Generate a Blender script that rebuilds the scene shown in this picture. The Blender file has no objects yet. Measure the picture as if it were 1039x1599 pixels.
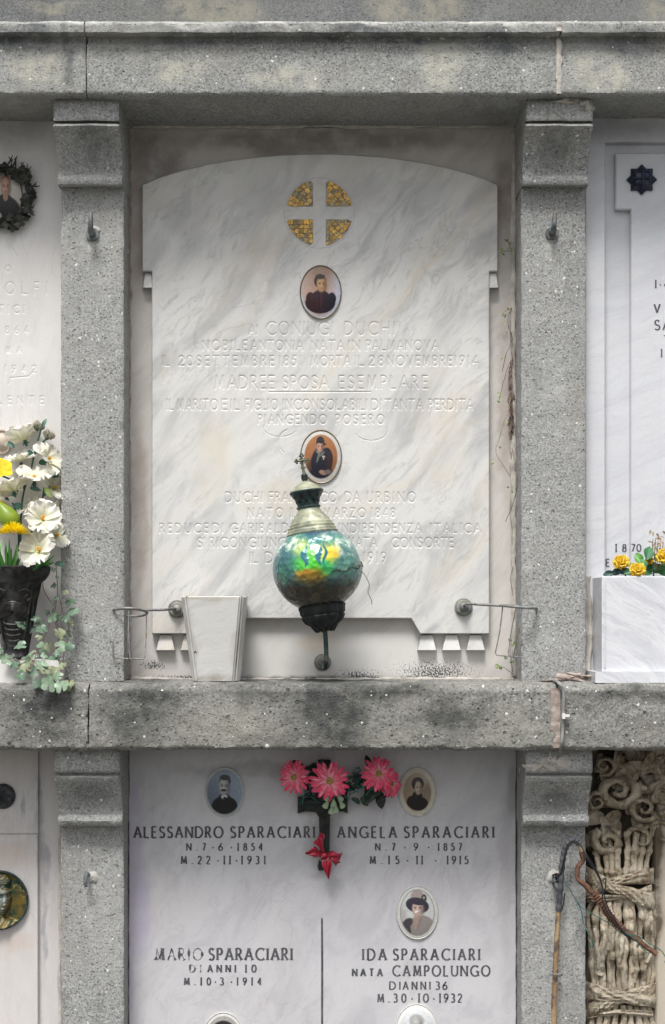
import bpy, bmesh, math, random
import numpy as np
from mathutils import Vector, Matrix, noise, geometry
R = math.radians
random.seed(7)
SC = bpy.context.scene
COL = SC.collection
S = 1/800.0; D = 3.2; EZ = 1.6; VX, VY = 505.0, 950.0

# ------------------------------------------------------------------ camera, sky, sun, exposure
cam = bpy.data.cameras.new('camera'); co = bpy.data.objects.new('camera', cam); COL.objects.link(co)
co.location = (0, -D, EZ); co.rotation_euler = (R(90), 0, 0)
cam.sensor_fit = 'VERTICAL'; cam.sensor_height = 36.0; cam.sensor_width = 24.0
cam.lens = D/S/1599*36.0
cam.shift_x = (519.5-VX)/1599; cam.shift_y = (VY-799.5)/1599
cam.clip_start = 0.05; cam.clip_end = 500
SC.camera = co
SC.view_settings.view_transform = 'Standard'; SC.view_settings.look = 'None'
SC.view_settings.exposure = 0.74; SC.view_settings.gamma = 1
SUN_EL, SUN_AZ = 61, 14           # azimuth measured from straight in front of the wall, to the left
w = bpy.data.worlds.new('World'); SC.world = w; w.use_nodes = True
wn = w.node_tree; bg = wn.nodes['Background']
sky = wn.nodes.new('ShaderNodeTexSky'); sky.sky_type = 'NISHITA'; sky.sun_disc = False
sky.sun_elevation = R(SUN_EL); sky.sun_rotation = R(180+SUN_AZ); sky.air_density = 1.0; sky.dust_density = 4.0; sky.ozone_density = 1.0
hs = wn.nodes.new('ShaderNodeHueSaturation'); hs.inputs['Saturation'].default_value = 0.22
wn.links.new(sky.outputs[0], hs.inputs['Color']); wn.links.new(hs.outputs[0], bg.inputs[0]); bg.inputs[1].default_value = 0.095
sl = bpy.data.lights.new('sun', 'SUN'); sl.energy = 2.3; sl.angle = R(18); sl.color = (1, .975, .94)
so = bpy.data.objects.new('sun', sl); COL.objects.link(so)
sd = Vector((-math.sin(R(SUN_AZ))*math.cos(R(SUN_EL)), -math.cos(R(SUN_AZ))*math.cos(R(SUN_EL)), math.sin(R(SUN_EL))))
so.rotation_euler = sd.to_track_quat('Z', 'Y').to_euler(); so.location = (0, -3, 6)

# ------------------------------------------------------------------ helpers
def V(px, py, d=0.0):
    k = (1-d/D)*S
    return Vector(((px-VX)*k, -d, EZ+(VY-py)*k))
def ZU(u): return EZ+u*S

def tag(o, label=None, cat=None, group=None, kind=None):
    if label: o['label'] = label
    if cat: o['category'] = cat
    if group: o['group'] = group
    if kind: o['kind'] = kind
    return o
def empty(name, loc, label, cat, group=None):
    o = bpy.data.objects.new(name, None); COL.objects.link(o); o.location = loc; o.empty_display_size = .05
    return tag(o, label, cat, group)

class MB:
    def __init__(s): s.v = []; s.f = []; s.c = []; s.sm = True
    def add(s, vs, fs, cols=None):
        n = len(s.v); s.v += [Vector(p) for p in vs]; s.f += [tuple(i+n for i in f) for f in fs]
        s.c += list(cols) if cols is not None else [(1, 1, 1)]*len(vs)
        return s
    def grid(s, P, closed_u=False, cols=None):
        nu, nv = len(P), len(P[0]); vs = [p for r in P for p in r]; fs = []
        for i in range(nu if closed_u else nu-1):
            for j in range(nv-1):
                a = i*nv+j; b = ((i+1) % nu)*nv+j
                fs.append((a, a+1, b+1, b))
        cc = [c for r in cols for c in r] if cols else None
        return s.add(vs, fs, cc)
    def box(s, lo, hi, M=None):
        x0, y0, z0 = lo; x1, y1, z1 = hi
        vs = [Vector(p) for p in ((x0,y0,z0),(x1,y0,z0),(x1,y1,z0),(x0,y1,z0),(x0,y0,z1),(x1,y0,z1),(x1,y1,z1),(x0,y1,z1))]
        if M: vs = [M @ p for p in vs]
        return s.add(vs, [(0,3,2,1),(4,5,6,7),(0,1,5,4),(1,2,6,5),(2,3,7,6),(3,0,4,7)])
    def tube(s, pts, r, seg=8, closed=False, flat=1.0, caps=True, cols=None):
        pts = [Vector(p) for p in pts]; n = len(pts)
        rr = r if isinstance(r, (list, tuple)) else [r]*n
        T = []
        for i in range(n):
            a = pts[(i-1) % n] if (closed or i > 0) else pts[i]; b = pts[(i+1) % n] if (closed or i < n-1) else pts[i]
            t = (b-a); T.append(t.normalized() if t.length > 1e-9 else Vector((0,0,1)))
        u = T[0].cross(Vector((0.13, 1, .07))); u = u.normalized() if u.length > 1e-4 else Vector((1,0,0))
        rows = []
        for i in range(n):
            u = (u - T[i]*u.dot(T[i])).normalized(); w_ = T[i].cross(u)
            rows.append([pts[i]+u*(math.cos(k*2*math.pi/seg)*rr[i])+w_*(math.sin(k*2*math.pi/seg)*rr[i]*flat) for k in range(seg)])
        vs = [p for q in rows for p in q]; fs = []
        for i in range(n if closed else n-1):
            for k in range(seg):
                a = i*seg+k; b = i*seg+(k+1) % seg; c = ((i+1) % n)*seg+(k+1) % seg; d = ((i+1) % n)*seg+k
                fs.append((a, b, c, d))
        if caps and not closed:
            fs.append(tuple(range(seg))[::-1]); fs.append(tuple((n-1)*seg+k for k in range(seg)))
        cc = None
        if cols: cc = [cols[i] for i in range(n) for k in range(seg)]
        return s.add(vs, fs, cc)
    def lathe(s, prof, M, seg=40, fn=None):
        rows = []
        for k in range(seg):
            a = 2*math.pi*k/seg; row = []
            for (r, h) in prof:
                if fn: r2, h2 = fn(r, h, a)
                else: r2, h2 = r, h
                row.append(M @ Vector((r2*math.cos(a), r2*math.sin(a), h2)))
            rows.append(row)
        return s.grid(rows, closed_u=True)
    def build(s, name, mat, parent=None, base=None, smooth=True, rev=False):
        off = Vector(parent.location) if parent is not None and parent.parent is None else None
        if parent is not None and parent.parent is not None:
            off = Vector(parent.location)+Vector(parent.parent.location)
        if off is None: off = Vector(base) if base is not None else (sum(s.v, Vector())/max(1, len(s.v)))
        me = bpy.data.meshes.new(name)
        me.from_pydata([tuple(p-off) for p in s.v], [], s.f)
        me.materials.append(mat)
        if any(c != (1, 1, 1) for c in s.c[:4000]) or len(set(s.c[:50])) > 1:
            at = me.color_attributes.new('col', 'FLOAT_COLOR', 'POINT')
            arr = np.ones((len(s.c), 4), dtype=np.float32); arr[:, :3] = np.array(s.c, dtype=np.float32)
            at.data.foreach_set('color', arr.ravel())
        if smooth: me.polygons.foreach_set('use_smooth', [True]*len(me.polygons))
        bm = bmesh.new(); bm.from_mesh(me)
        if len(bm.faces) < 60000: bmesh.ops.recalc_face_normals(bm, faces=bm.faces)
        bm.to_mesh(me); bm.free()
        if smooth:
            try: me.set_sharp_from_angle(angle=R(48))
            except Exception: pass
        me.update()
        o = bpy.data.objects.new(name, me); COL.objects.link(o)
        if parent is not None: o.parent = parent; o.location = (0, 0, 0)
        else: o.location = off
        return o

def smooth_path(pts, n=8):
    """Catmull-Rom through points"""
    P = [Vector(p) for p in pts]; P = [P[0]*2-P[1]]+P+[P[-1]*2-P[-2]]; out = []
    for i in range(1, len(P)-2):
        a, b, c, d = P[i-1], P[i], P[i+1], P[i+2]
        for k in range(n):
            t = k/n
            out.append(.5*((2*b)+(c-a)*t+(2*a-5*b+4*c-d)*t*t+(3*b-a-3*c+d)*t**3))
    out.append(P[-2]); return out
def jit(v, f, a): return v+Vector(noise.noise_vector(v*f))*a

# ------------------------------------------------------------------ material node helpers
class NT:
    def __init__(s, name):
        s.m = bpy.data.materials.new(name); s.m.use_nodes = True; s.t = s.m.node_tree
        s.b = s.t.nodes['Principled BSDF']
        g = s.t.nodes.new('ShaderNodeNewGeometry'); s.pos = g.outputs['Position']; s.geo = g
    def n(s, t): return s.t.nodes.new(t)
    def put(s, inp, v):
        if hasattr(v, 'is_output') or isinstance(v, bpy.types.NodeSocket): s.t.links.new(v, inp)
        elif isinstance(v, (tuple, list)) and len(v) == 3 and inp.type == 'RGBA': inp.default_value = (*v, 1)
        else: inp.default_value = v
    def math(s, op, a, b=0.0, c=0.0, clamp=False):
        n = s.n('ShaderNodeMath'); n.operation = op; n.use_clamp = clamp
        s.put(n.inputs[0], a); s.put(n.inputs[1], b)
        if op in ('MULTIPLY_ADD',): s.put(n.inputs[2], c)
        return n.outputs[0]
    def mix(s, f, a, b, mode='MIX'):
        n = s.n('ShaderNodeMix'); n.data_type = 'RGBA'; n.blend_type = mode
        s.put(n.inputs[0], f); s.put(n.inputs[6], a); s.put(n.inputs[7], b); return n.outputs[2]
    def noise(s, scale, detail=4, rough=.55, dist=0, vec=None, out='Fac'):
        n = s.n('ShaderNodeTexNoise'); s.put(n.inputs['Vector'], vec if vec is not None else s.pos)
        n.inputs['Scale'].default_value = scale; n.inputs['Detail'].default_value = detail
        n.inputs['Roughness'].default_value = rough; n.inputs['Distortion'].default_value = dist
        return n.outputs[out]
    def voro(s, scale, vec=None, feature='F1', out='Distance', rnd=1.0):
        n = s.n('ShaderNodeTexVoronoi'); n.feature = feature; s.put(n.inputs['Vector'], vec if vec is not None else s.pos)
        n.inputs['Scale'].default_value = scale; n.inputs['Randomness'].default_value = rnd
        return n.outputs[out] if out != 'both' else (n.outputs['Distance'], n.outputs['Color'])
    def rng(s, v, a, b, c=0.0, d=1.0):
        n = s.n('ShaderNodeMapRange'); s.put(n.inputs[0], v)
        for i, q in enumerate((a, b, c, d)): s.put(n.inputs[1+i], q)
        n.interpolation_type = 'SMOOTHSTEP'; return n.outputs[0]
    def mapv(s, rot=(0,0,0), scale=(1,1,1), loc=(0,0,0), vec=None):
        n = s.n('ShaderNodeMapping'); n.inputs['Rotation'].default_value = rot; n.inputs['Scale'].default_value = scale; n.inputs['Location'].default_value = loc
        s.put(n.inputs['Vector'], vec if vec is not None else s.pos); return n.outputs[0]
    def sep(s, v):
        n = s.n('ShaderNodeSeparateXYZ'); s.put(n.inputs[0], v); return n.outputs
    def sepc(s, v):
        n = s.n('ShaderNodeSeparateColor'); s.put(n.inputs[0], v); return n.outputs
    def comb(s, x, y, z):
        n = s.n('ShaderNodeCombineXYZ'); s.put(n.inputs[0], x); s.put(n.inputs[1], y); s.put(n.inputs[2], z); return n.outputs[0]
    def warp(s, scale, amt, vec=None):
        c = s.noise(scale, 3, out='Color', vec=vec)
        a = s.n('ShaderNodeVectorMath'); a.operation = 'SUBTRACT'; s.put(a.inputs[0], c); a.inputs[1].default_value = (.5,.5,.5)
        b = s.n('ShaderNodeVectorMath'); b.operation = 'SCALE'; s.put(b.inputs[0], a.outputs[0]); b.inputs['Scale'].default_value = amt
        d = s.n('ShaderNodeVectorMath'); d.operation = 'ADD'; s.put(d.inputs[0], vec if vec is not None else s.pos); s.put(d.inputs[1], b.outputs[0]); return d.outputs[0]
    def blob(s, cx, cy, rx, ry, wamt=.06, wscale=12, edge=.6, d=0.0):
        c = V(cx, cy, d); k = S*(1-d/D)
        v = s.warp(wscale, wamt)
        v = s.mapv(vec=v, loc=(-c.x/(rx*k), 0, -c.z/(ry*k)), scale=(1/(rx*k), 0, 1/(ry*k)))
        l = s.n('ShaderNodeVectorMath'); l.operation = 'LENGTH'; s.put(l.inputs[0], v)
        return s.rng(l.outputs['Value'], 1.0, 1-edge)
    def bump(s, h, strength=.5, dist=.002, prev=None):
        n = s.n('ShaderNodeBump'); n.inputs['Strength'].default_value = strength; n.inputs['Distance'].default_value = dist
        s.put(n.inputs['Height'], h)
        if prev is not None: s.put(n.inputs['Normal'], prev)
        s.put(s.b.inputs['Normal'], n.outputs[0]); return n.outputs[0]
    def out(s, color=None, rough=None, metal=None, spec=None, coat=None):
        if color is not None: s.put(s.b.inputs['Base Color'], color)
        if rough is not None: s.put(s.b.inputs['Roughness'], rough)
        if metal is not None: s.put(s.b.inputs['Metallic'], metal)
        if spec is not None: s.put(s.b.inputs['Specular IOR Level'], spec)
        if coat is not None: s.put(s.b.inputs['Coat Weight'], coat)
        return s.m

def stone_mat(name, base=(.27,.275,.265), dark=.5, chips=.55, coarse=1.0, stains=(), warm=.3, drip=.35, dep=0.0):
    t = NT(name)
    f1 = t.noise(260/coarse, 4, .75); f2 = t.noise(900/coarse, 2, .6)
    g = t.math('ADD', t.math('MULTIPLY', f1, .75), t.math('MULTIPLY', f2, .35))
    c = t.mix(t.rng(g, .38, .70), tuple(x*.56 for x in base), tuple(min(1, x*1.45) for x in base))
    gd, gcl = t.voro(330/coarse, t.warp(200, .003), out='both'); gr_ = t.sepc(gcl)
    c = t.mix(t.rng(gr_[0], .78, .82, 0, .38), c, tuple(min(1, x*1.9) for x in base)); c = t.mix(t.rng(gr_[1], .84, .88, 0, .42), c, tuple(x*.4 for x in base))
    big = t.noise(5, 5, .6)
    c = t.mix(t.rng(big, .35, .7, 0, .5), c, tuple(x*q for x, q in zip(base, (1.33, 1.32, 1.29))))
    c = t.mix(t.rng(t.noise(9, 4, .6, vec=t.mapv(loc=(3,1,7))), .5, .75, 0, warm), c, (base[0]*1.22, base[1]*1.13, base[2]*.95))
    dr = t.noise(7, 5, .65, .4, vec=t.mapv(scale=(2.2,1,.35), loc=(5,0,3)))
    c = t.mix(t.rng(dr, .50, .72, 0, drip), c, tuple(x*.45 for x in base))
    c = t.mix(t.rng(t.noise(16, 6, .7, .5, vec=t.mapv(loc=(8,2,4))), .54, .70, 0, .45), c, tuple(min(1, x*1.7) for x in base))
    # dark lava inclusions and pits
    wv = t.warp(90, .004)
    dd, dc = t.voro(85/coarse, wv, out='both')
    pr = t.math('MULTIPLY', t.math('POWER', t.sepc(dc)[0], 2.2), .30)
    pit = t.rng(t.math('SUBTRACT', dd, pr), .0, -.10)
    c = t.mix(t.math('MULTIPLY', pit, dark), c, tuple(x*.28 for x in base))
    d2, c2 = t.voro(190/coarse, wv, out='both')
    pit2 = t.rng(t.math('SUBTRACT', d2, t.math('MULTIPLY', t.sepc(c2)[1], .36)), .0, -.12)
    c = t.mix(t.math('MULTIPLY', pit2, .6), c, tuple(x*.35 for x in base))
    for (blob, colr, amt, *soft) in stains:
        m = None
        for q in blob:
            k = t.blob(*q, d=dep); m = k if m is None else t.math('MAXIMUM', m, k)
        nn = t.rng(t.noise(24, 6, .72), .3, .62, .25, 1.0) if soft else t.rng(t.noise(38, 6, .75), .32, .62)
        c = t.mix(t.math('MULTIPLY', t.math('MULTIPLY', m, amt), nn), c, colr)
    # white mineral chips
    wv2 = t.warp(160, .007)
    for sc_, th, am in ((17, .06, .42), (42, .07, .30), (120, .16, .22)):
        d3, c3 = t.voro(sc_, wv2, out='both'); s3 = t.sepc(c3)
        rad = t.rng(s3[2], 1-chips*am, 1.0, 0, th*1.8)
        ch = t.rng(t.math('SUBTRACT', d3, rad), .0, -.015)
        c = t.mix(ch, c, (.72,.71,.66))
    bh = t.math('SUBTRACT', t.math('ADD', g, t.math('MULTIPLY', t.noise(60, 4, .6), .8)), t.math('ADD', t.math('MULTIPLY', pit, .9), t.math('MULTIPLY', pit2, .5)))
    t.bump(bh, .9, .0022*coarse)
    return t.out(c, .92, spec=.2)

def marble_mat(name, base=(.66,.655,.64), vein=(.47,.47,.46), ang=50, warm=(.66,.60,.50), warmth=.35, veins=.55, grime_shade=(), rough=.45, sc=1.0, spec=.4, specks=None, stretch=5.0):
    t = NT(name)
    v = t.warp(3.0*sc, .12)
    v = t.mapv(vec=v, rot=(0, R(ang), 0))
    v = t.mapv(vec=v, scale=(1, 1, stretch))
    a = t.noise(5*sc, 7, .62, .6, vec=v); b = t.noise(16*sc, 6, .7, .8, vec=t.mapv(vec=v, loc=(4, 2, 9)))
    c = t.mix(t.math('MULTIPLY', t.rng(a, .42, .68), veins), base, vein)
    c = t.mix(t.math('MULTIPLY', t.rng(b, .52, .72), veins*.7), c, tuple(x*.86 for x in vein))
    ln = t.math('ABSOLUTE', t.math('SUBTRACT', t.noise(4.5*sc, 6, .6, 1.1, vec=t.mapv(vec=v, loc=(2, 7, 5))), .5))
    c = t.mix(t.math('MULTIPLY', t.math('MULTIPLY', t.rng(ln, .022, .0), t.rng(t.noise(3*sc, 3, vec=t.mapv(loc=(6,1,2))), .42, .62)), veins*.45), c, tuple(x*.72 for x in vein))
    wv = t.noise(2.6*sc, 4, .6, .5, vec=t.mapv(vec=v, loc=(7, 5, 1)))
    c = t.mix(t.rng(wv, .5, .72, 0, warmth), c, warm)
    c = t.mix(t.rng(t.noise(1.8, 4, .6, vec=t.mapv(loc=(1,8,2))), .48, .75, 0, .35), c, tuple(min(1, x*1.13) for x in base))
    c = t.mix(t.rng(t.noise(240, 3, .7), .3, .75, 0, .16), c, tuple(x*.7 for x in base))
    for (blobs, colr, amt) in grime_shade:  # patches of dirt, some with shade painted into the colour
        m = None
        for q in blobs:
            k = t.blob(*q); m = k if m is None else t.math('MAXIMUM', m, k)
        nn = t.rng(t.noise(14, 6, .7), .25, .6)
        c = t.mix(t.math('MULTIPLY', t.math('MULTIPLY', m, amt), nn), c, colr)
    if specks:
        m = None
        for q in specks:
            k = t.blob(*q); m = k if m is None else t.math('MAXIMUM', m, k)
        sp = t.rng(t.math('ADD', t.noise(330, 2, .6, vec=t.mapv(scale=(1,1,.8))), t.math('MULTIPLY', m, .25)), .69, .74)
        c = t.mix(t.math('MULTIPLY', sp, m), c, (.07,.07,.07))
    t.bump(t.math('ADD', t.math('MULTIPLY', t.noise(40, 6, .7), .6), t.noise(12, 4, .6, .6, vec=v)), .28, .002)
    return t.out(c, rough, spec=spec)

def metal_mat(name, c1, c2, c3=None, rough=.55, metal=.5, sc=60, bump=.3, dist=.001):
    t = NT(name); a = t.noise(sc, 5, .65); c = t.mix(t.rng(a, .38, .62), c1, c2)
    if c3: c = t.mix(t.rng(t.noise(sc*.6, 4, .6, vec=t.mapv(loc=(5,5,5))), .52, .66), c, c3)
    t.bump(t.noise(sc*4, 4, .6), bump, dist); return t.out(c, rough, metal)
def simple_mat(name, c1, c2, rough=.6, sc=40, bump=.15, spec=.4, coat=None):
    t = NT(name); c = t.mix(t.rng(t.noise(sc, 4, .6), .35, .65), c1, c2); t.bump(t.noise(sc*3, 4, .6), bump, .001)
    return t.out(c, rough, spec=spec, coat=coat)
def attr_mat(name, rough=.5, coat=0, spec=.4, bump=.1, sc=300, trans=0, var=.12):
    t = NT(name); a = t.n('ShaderNodeAttribute'); a.attribute_name = 'col'
    c = t.mix(t.rng(t.noise(sc, 3, .6), .3, .7, 0, var), a.outputs['Color'], (.1,.1,.1)); t.bump(t.noise(sc*.5, 4, .6), bump, .001)
    t.out(c, rough, spec=spec, coat=coat)
    if trans:
        tr = t.n('ShaderNodeBsdfTranslucent'); t.put(tr.inputs[0], c); mx = t.n('ShaderNodeMixShader'); mx.inputs[0].default_value = trans
        t.t.links.new(t.b.outputs[0], mx.inputs[1]); t.t.links.new(tr.outputs[0], mx.inputs[2])
        t.t.links.new(mx.outputs[0], t.t.nodes['Material Output'].inputs[0])
    return t.m

# ------------------------------------------------------------------ lapidary stroke alphabet
def arc(cx, cy, rx, ry, a0, a1, n=12):
    return [(cx+rx*math.cos(R(a0+(a1-a0)*i/n)), cy+ry*math.sin(R(a0+(a1-a0)*i/n))) for i in range(n+1)]
G = {
'A': (.74, [[(0,0),(.37,1)], [(.37,1),(.74,0)], [(.13,.34),(.61,.34)]]),
'B': (.5, [[(0,0),(0,1)], [(0,1)]+arc(.22,.76,.22,.24,90,-90)+[(0,.52)], [(0,.52)]+arc(.24,.26,.26,.26,90,-90)+[(0,0)]]),
'C': (.78, [arc(.5,.5,.5,.5,48,312,20)]),
'D': (.72, [[(0,0),(0,1)], [(0,1),(.22,1)]+arc(.22,.5,.5,.5,90,-90,16)+[(0,0)]]),
'E': (.46, [[(0,0),(0,1)], [(0,1),(.44,1)], [(0,.52),(.38,.52)], [(0,0),(.46,0)]]),
'F': (.44, [[(0,0),(0,1)], [(0,1),(.44,1)], [(0,.52),(.36,.52)]]),
'G': (.84, [arc(.5,.5,.5,.5,48,320,20), [(.84,.02),(.84,.44)], [(.84,.44),(.6,.44)]]),
'H': (.68, [[(0,0),(0,1)], [(.68,0),(.68,1)], [(0,.52),(.68,.52)]]),
'I': (.06, [[(.03,0),(.03,1)]]),
'L': (.46, [[(0,1),(0,0)], [(0,0),(.46,0)]]),
'M': (.88, [[(.06,0),(.14,1)], [(.14,1),(.44,.1)], [(.44,.1),(.74,1)], [(.74,1),(.82,0)]]),
'N': (.7, [[(0,0),(0,1)], [(0,1),(.7,0)], [(.7,0),(.7,1)]]),
'O': (.92, [arc(.46,.5,.46,.5,0,360,26)]),
'P': (.46, [[(0,0),(0,1)], [(0,1)]+arc(.22,.74,.24,.26,90,-90)+[(0,.48)]]),
'R': (.54, [[(0,0),(0,1)], [(0,1)]+arc(.22,.75,.22,.25,90,-90)+[(0,.5)], [(.2,.5),(.54,0)]]),
'S': (.48, [[(.44,.86)]+arc(.24,.76,.22,.24,50,250,10)[1:]+[(.34,.46)]+arc(.24,.25,.24,.25,50,-145,10)]),
'T': (.68, [[(.34,0),(.34,1)], [(0,1),(.68,1)]]),
'U': (.66, [[(0,1),(0,.33)]+arc(.33,.33,.33,.33,180,360,12)+[(.66,1)]]),
'V': (.68, [[(0,1),(.34,0)], [(.34,0),(.68,1)]]),
'Z': (.6, [[(.03,1),(.58,1)], [(.58,1),(0,0)], [(0,0),(.6,0)]]),
'1': (.12, [[(.06,0),(.06,1)]]),
'2': (.5, [arc(.25,.74,.23,.26,165,-35,10)+[(0,0)], [(0,0),(.5,0)]]),
'3': (.46, [arc(.2,.76,.22,.24,140,-90,10), arc(.2,.26,.25,.26,90,-140,10)]),
'4': (.54, [[(.4,0),(.4,1)], [(.4,1),(0,.3)], [(0,.3),(.54,.3)]]),
'5': (.46, [[(.42,1),(.1,1)], [(.1,1),(.07,.58)], [(.07,.58)]+arc(.2,.32,.26,.3,95,-140,12)]),
'6': (.5, [[(.4,1),(.12,.62)]+arc(.25,.28,.25,.28,150,510,20)]),
'7': (.46, [[(0,1),(.46,1)], [(.46,1),(.14,0)]]),
'8': (.48, [arc(.24,.76,.2,.23,0,360,16), arc(.24,.27,.24,.27,0,360,16)]),
'9': (.5, [[(.1,0),(.38,.38)]+arc(.25,.72,.25,.28,-30,330,20)]),
'0': (.56, [arc(.28,.5,.28,.5,0,360,22)]),
'.': (.1, [[(.05,0),(.05,.08)]]), '*': (.12, [[(.06,.34),(.06,.44),(.02,.36),(.10,.36),(.06,.5),(.06,.34)]]), "'": (.08, [[(.04,.8),(.04,1)]]), ' ': (.3, []),
}
G['i'] = (.26, [[(.13,0),(.13,1)], [(0,1),(.26,1)], [(0,0),(.26,0)]])   # the barred numeral one
def layout(text, x0, x1, y0, y1):
    """strokes in px; y0 top, y1 bottom"""
    h = y1-y0; n = len(text); nat = sum(G[c][0] for c in text)*h; W = x1-x0
    sx = .84 if n > 2 else 1.0; gap = (W-nat*sx)/max(1, n-1) if n > 1 else 0
    if n > 1 and gap < .24*h: gap = .24*h; sx = (W-gap*(n-1))/nat
    out = []; x = x0
    for c in text:
        wd, st = G[c]
        for p in st: out.append([(x+q[0]*h*sx, y1-q[1]*h) for q in p])
        x += wd*h*sx+gap
    return out
def text_ribbons(mb, strokes, hw, d, flare=1.7, wear=None):
    for si, pl in enumerate(strokes):
        pts = [Vector((p[0], p[1])) for p in pl]; q = [pts[0]]
        L = sum((b-a).length for a, b in zip(pts, pts[1:])); closed = (pts[0]-pts[-1]).length < .3
        for a, b in zip(pts, pts[1:]):
            k = max(1, int((b-a).length/1.2))
            for i in range(1, k+1): q.append(a.lerp(b, i/k))
        acc = 0; rows = []
        for i, p in enumerate(q):
            if i: acc += (p-q[i-1]).length
            t = (q[min(i+1, len(q)-1)]-q[max(i-1, 0)]); t = t.normalized() if t.length > 0 else Vector((0, 1))
            nrm = Vector((-t.y, t.x)); e = min(acc, L-acc)
            wv = hw*(.72+.42*abs(t.y))
            if not closed: wv *= 1+(flare-1)*max(0, 1-e/2.2)**1.5
            jx = noise.noise(Vector((p.x*.9, p.y*.9, si)))*.16
            if wear: wv *= wear(p)
            dd = d+(si % 6)*.00006
            rows.append([V(*(p+nrm*(wv+jx)), dd), V(*(p-nrm*(wv-jx)), dd)])
        mb.grid(rows)

# ------------------------------------------------------------------ big stone pieces
def resample(pl, step):
    out = [pl[0]]
    for a, b in zip(pl, pl[1:]):
        L = math.hypot(b[0]-a[0], b[1]-a[1]); k = max(1, int(round(L/step)))
        for i in range(1, k+1): out.append((a[0]+(b[0]-a[0])*i/k, a[1]+(b[1]-a[1])*i/k))
    return out
def sweep(mb, prof, x0, x1, yb=.05, step=.006, amp=.0012, chip=0.0, bev=.004, seed=0, sx=.985):
    prof = resample(prof, step)
    cols = [(x0, s) for s in (0, .3, .6, .85, sx)]
    n = max(2, int((x1-x0-2*bev)/step)); cols += [(x0+bev+(x1-x0-2*bev)*i/n, 1) for i in range(n+1)]
    cols += [(x1, s) for s in (sx, .85, .6, .3, 0)]
    P = []
    o = Vector((seed*3.1, seed*1.7, 0))
    for (x, s) in cols:
        row = []
        for j, (d, z) in enumerate(prof):
            y = yb+s*(-d-yb); v = Vector((x, y, z)); q = v+o
            v2 = v+Vector(noise.noise_vector(q*28))*amp+Vector(noise.noise_vector(q*110))*amp*.6
            if chip:
                c = noise.noise(q*9)
                e = min(x-x0, x1-x)
                if c > .25 and e < .02: v2.y += (c-.25)*chip*(1-e/.02)
            row.append(v2)
        P.append(row)
    mb.grid(P)
    return mb

M_lin_up = stone_mat('lintel_stone_upper', (.262,.266,.258), .35, .5, 1.0, dep=.207, stains=(
    ([(690,95,45,60),(280,110,60,30),(940,110,60,40),(450,120,90,25),(60,110,60,30)], (.48,.47,.40), .8),
    ([(780,75,40,30),(110,90,14,55),(330,60,120,14),(980,70,60,30),(30,60,80,20),(600,58,200,10)], (.10,.11,.12), .75),
    ([(300,40,60,9),(430,42,50,8),(560,44,60,9),(800,42,120,9),(120,40,70,7)], (.62,.61,.57), .6)))
M_lin_low = stone_mat('lintel_stone_lower', (.215,.214,.198), .85, .6, 1.35, dep=.207, drip=.2, stains=(
    ([(525,1110,130,130,.16,14,.9),(505,1078,300,30,.08,16,.8),(215,1110,95,90,.16,14,.9),(60,1100,100,80,.16,14,.9),(970,1085,120,24,.08,16,.8),(700,1120,90,50,.16,14,.9)], (.065,.068,.066), .9, 1),
    ([(525,1110,60,80),(230,1085,90,18),(610,1080,90,14),(75,1120,50,50)], (.04,.043,.045), .7),
    ([(640,1150,120,24),(340,1130,80,50),(800,1130,60,40)], (.34,.335,.29), .45)))
M_pil = stone_mat('pilaster_stone', (.295,.298,.293), .38, .6, 1.0, dep=.12, stains=(([(150,230,40,40),(145,1235,42,30),(865,1255,45,28),(868,240,40,40)], (.12,.13,.13), .6), ([(860,395,14,28),(145,380,12,22),(880,1440,30,60)], (.55,.55,.5), .7)))
M_wallup = stone_mat('stained_wall_stone', (.155,.16,.16), .3, .0, .8, dep=.15, stains=(([(330,15,110,30,.05,9,.5),(650,12,100,32,.05,9,.5),(1030,10,40,30),(90,14,70,12)], (.30,.285,.235), .9),))
M_mortar = simple_mat('pale_mortar', (.38,.355,.32), (.52,.49,.45), .95, 60, .8, .1)
M_mortar_pink = simple_mat('pinkish_mortar', (.27,.215,.19), (.38,.335,.30), .95, 70, .8, .1)
M_wall = stone_mat('core_masonry', (.2,.2,.19))

DL = .207
def lintel(prof, x0, x1, mat, label, seed, name='stone_lintel'):
    mb = MB(); sweep(mb, prof, x0, x1, .05, .0045 if seed > 3 else .0055, .0026 if seed > 3 else .0014, .0, seed=seed, bev=.0012, sx=.996)
    e = tag(mb.build(name, mat, None, base=(0.5*(x0+x1), 0, prof[0][1])), label, 'lintel', 'stone lintel blocks')
    return e
zt = V(0,32,.225).z; zf = V(0,50,.225).z; z2 = V(0,60,DL).z; zb = ZU(750)
prof_up = [(-.05,zb),(DL-.004,zb),(DL,zb+.004),(DL-.001,z2-.012),(DL-.006,z2-.004),(DL-.004,z2+.002),(.219,zf-.003),(.225,zf),(.226,zt-.006),(.22,zt),(.12,zt+.006),(-.05,zt+.006)]
xj1 = V(135,0,DL).x; xj2 = V(873,0,DL).x
lintel(prof_up, -1.15, xj1-.0008, M_lin_up, 'upper grey stone lintel block over the left niche, ending at the thin joint', 1)
lintel(prof_up, xj1+.0008, xj2-.001, M_lin_up, 'upper grey stone lintel block spanning above the arched white memorial slab', 2)
rl = lintel(prof_up, xj2+.001, 1.15, M_lin_up, 'upper grey stone lintel block over the right niche with the star ornament', 3)
zt2 = ZU(-110.4); zb2 = ZU(-207.6)
prof_lo = [(-.05,zb2),(DL-.008,zb2),(DL-.001,zb2+.006),(DL+.001,zb2+.03),(DL,zt2-.012),(DL-.007,zt2-.002),(DL-.02,zt2),(-.05,zt2)]
xk1 = V(138,0,DL).x; xk2 = V(871,0,DL).x
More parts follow.
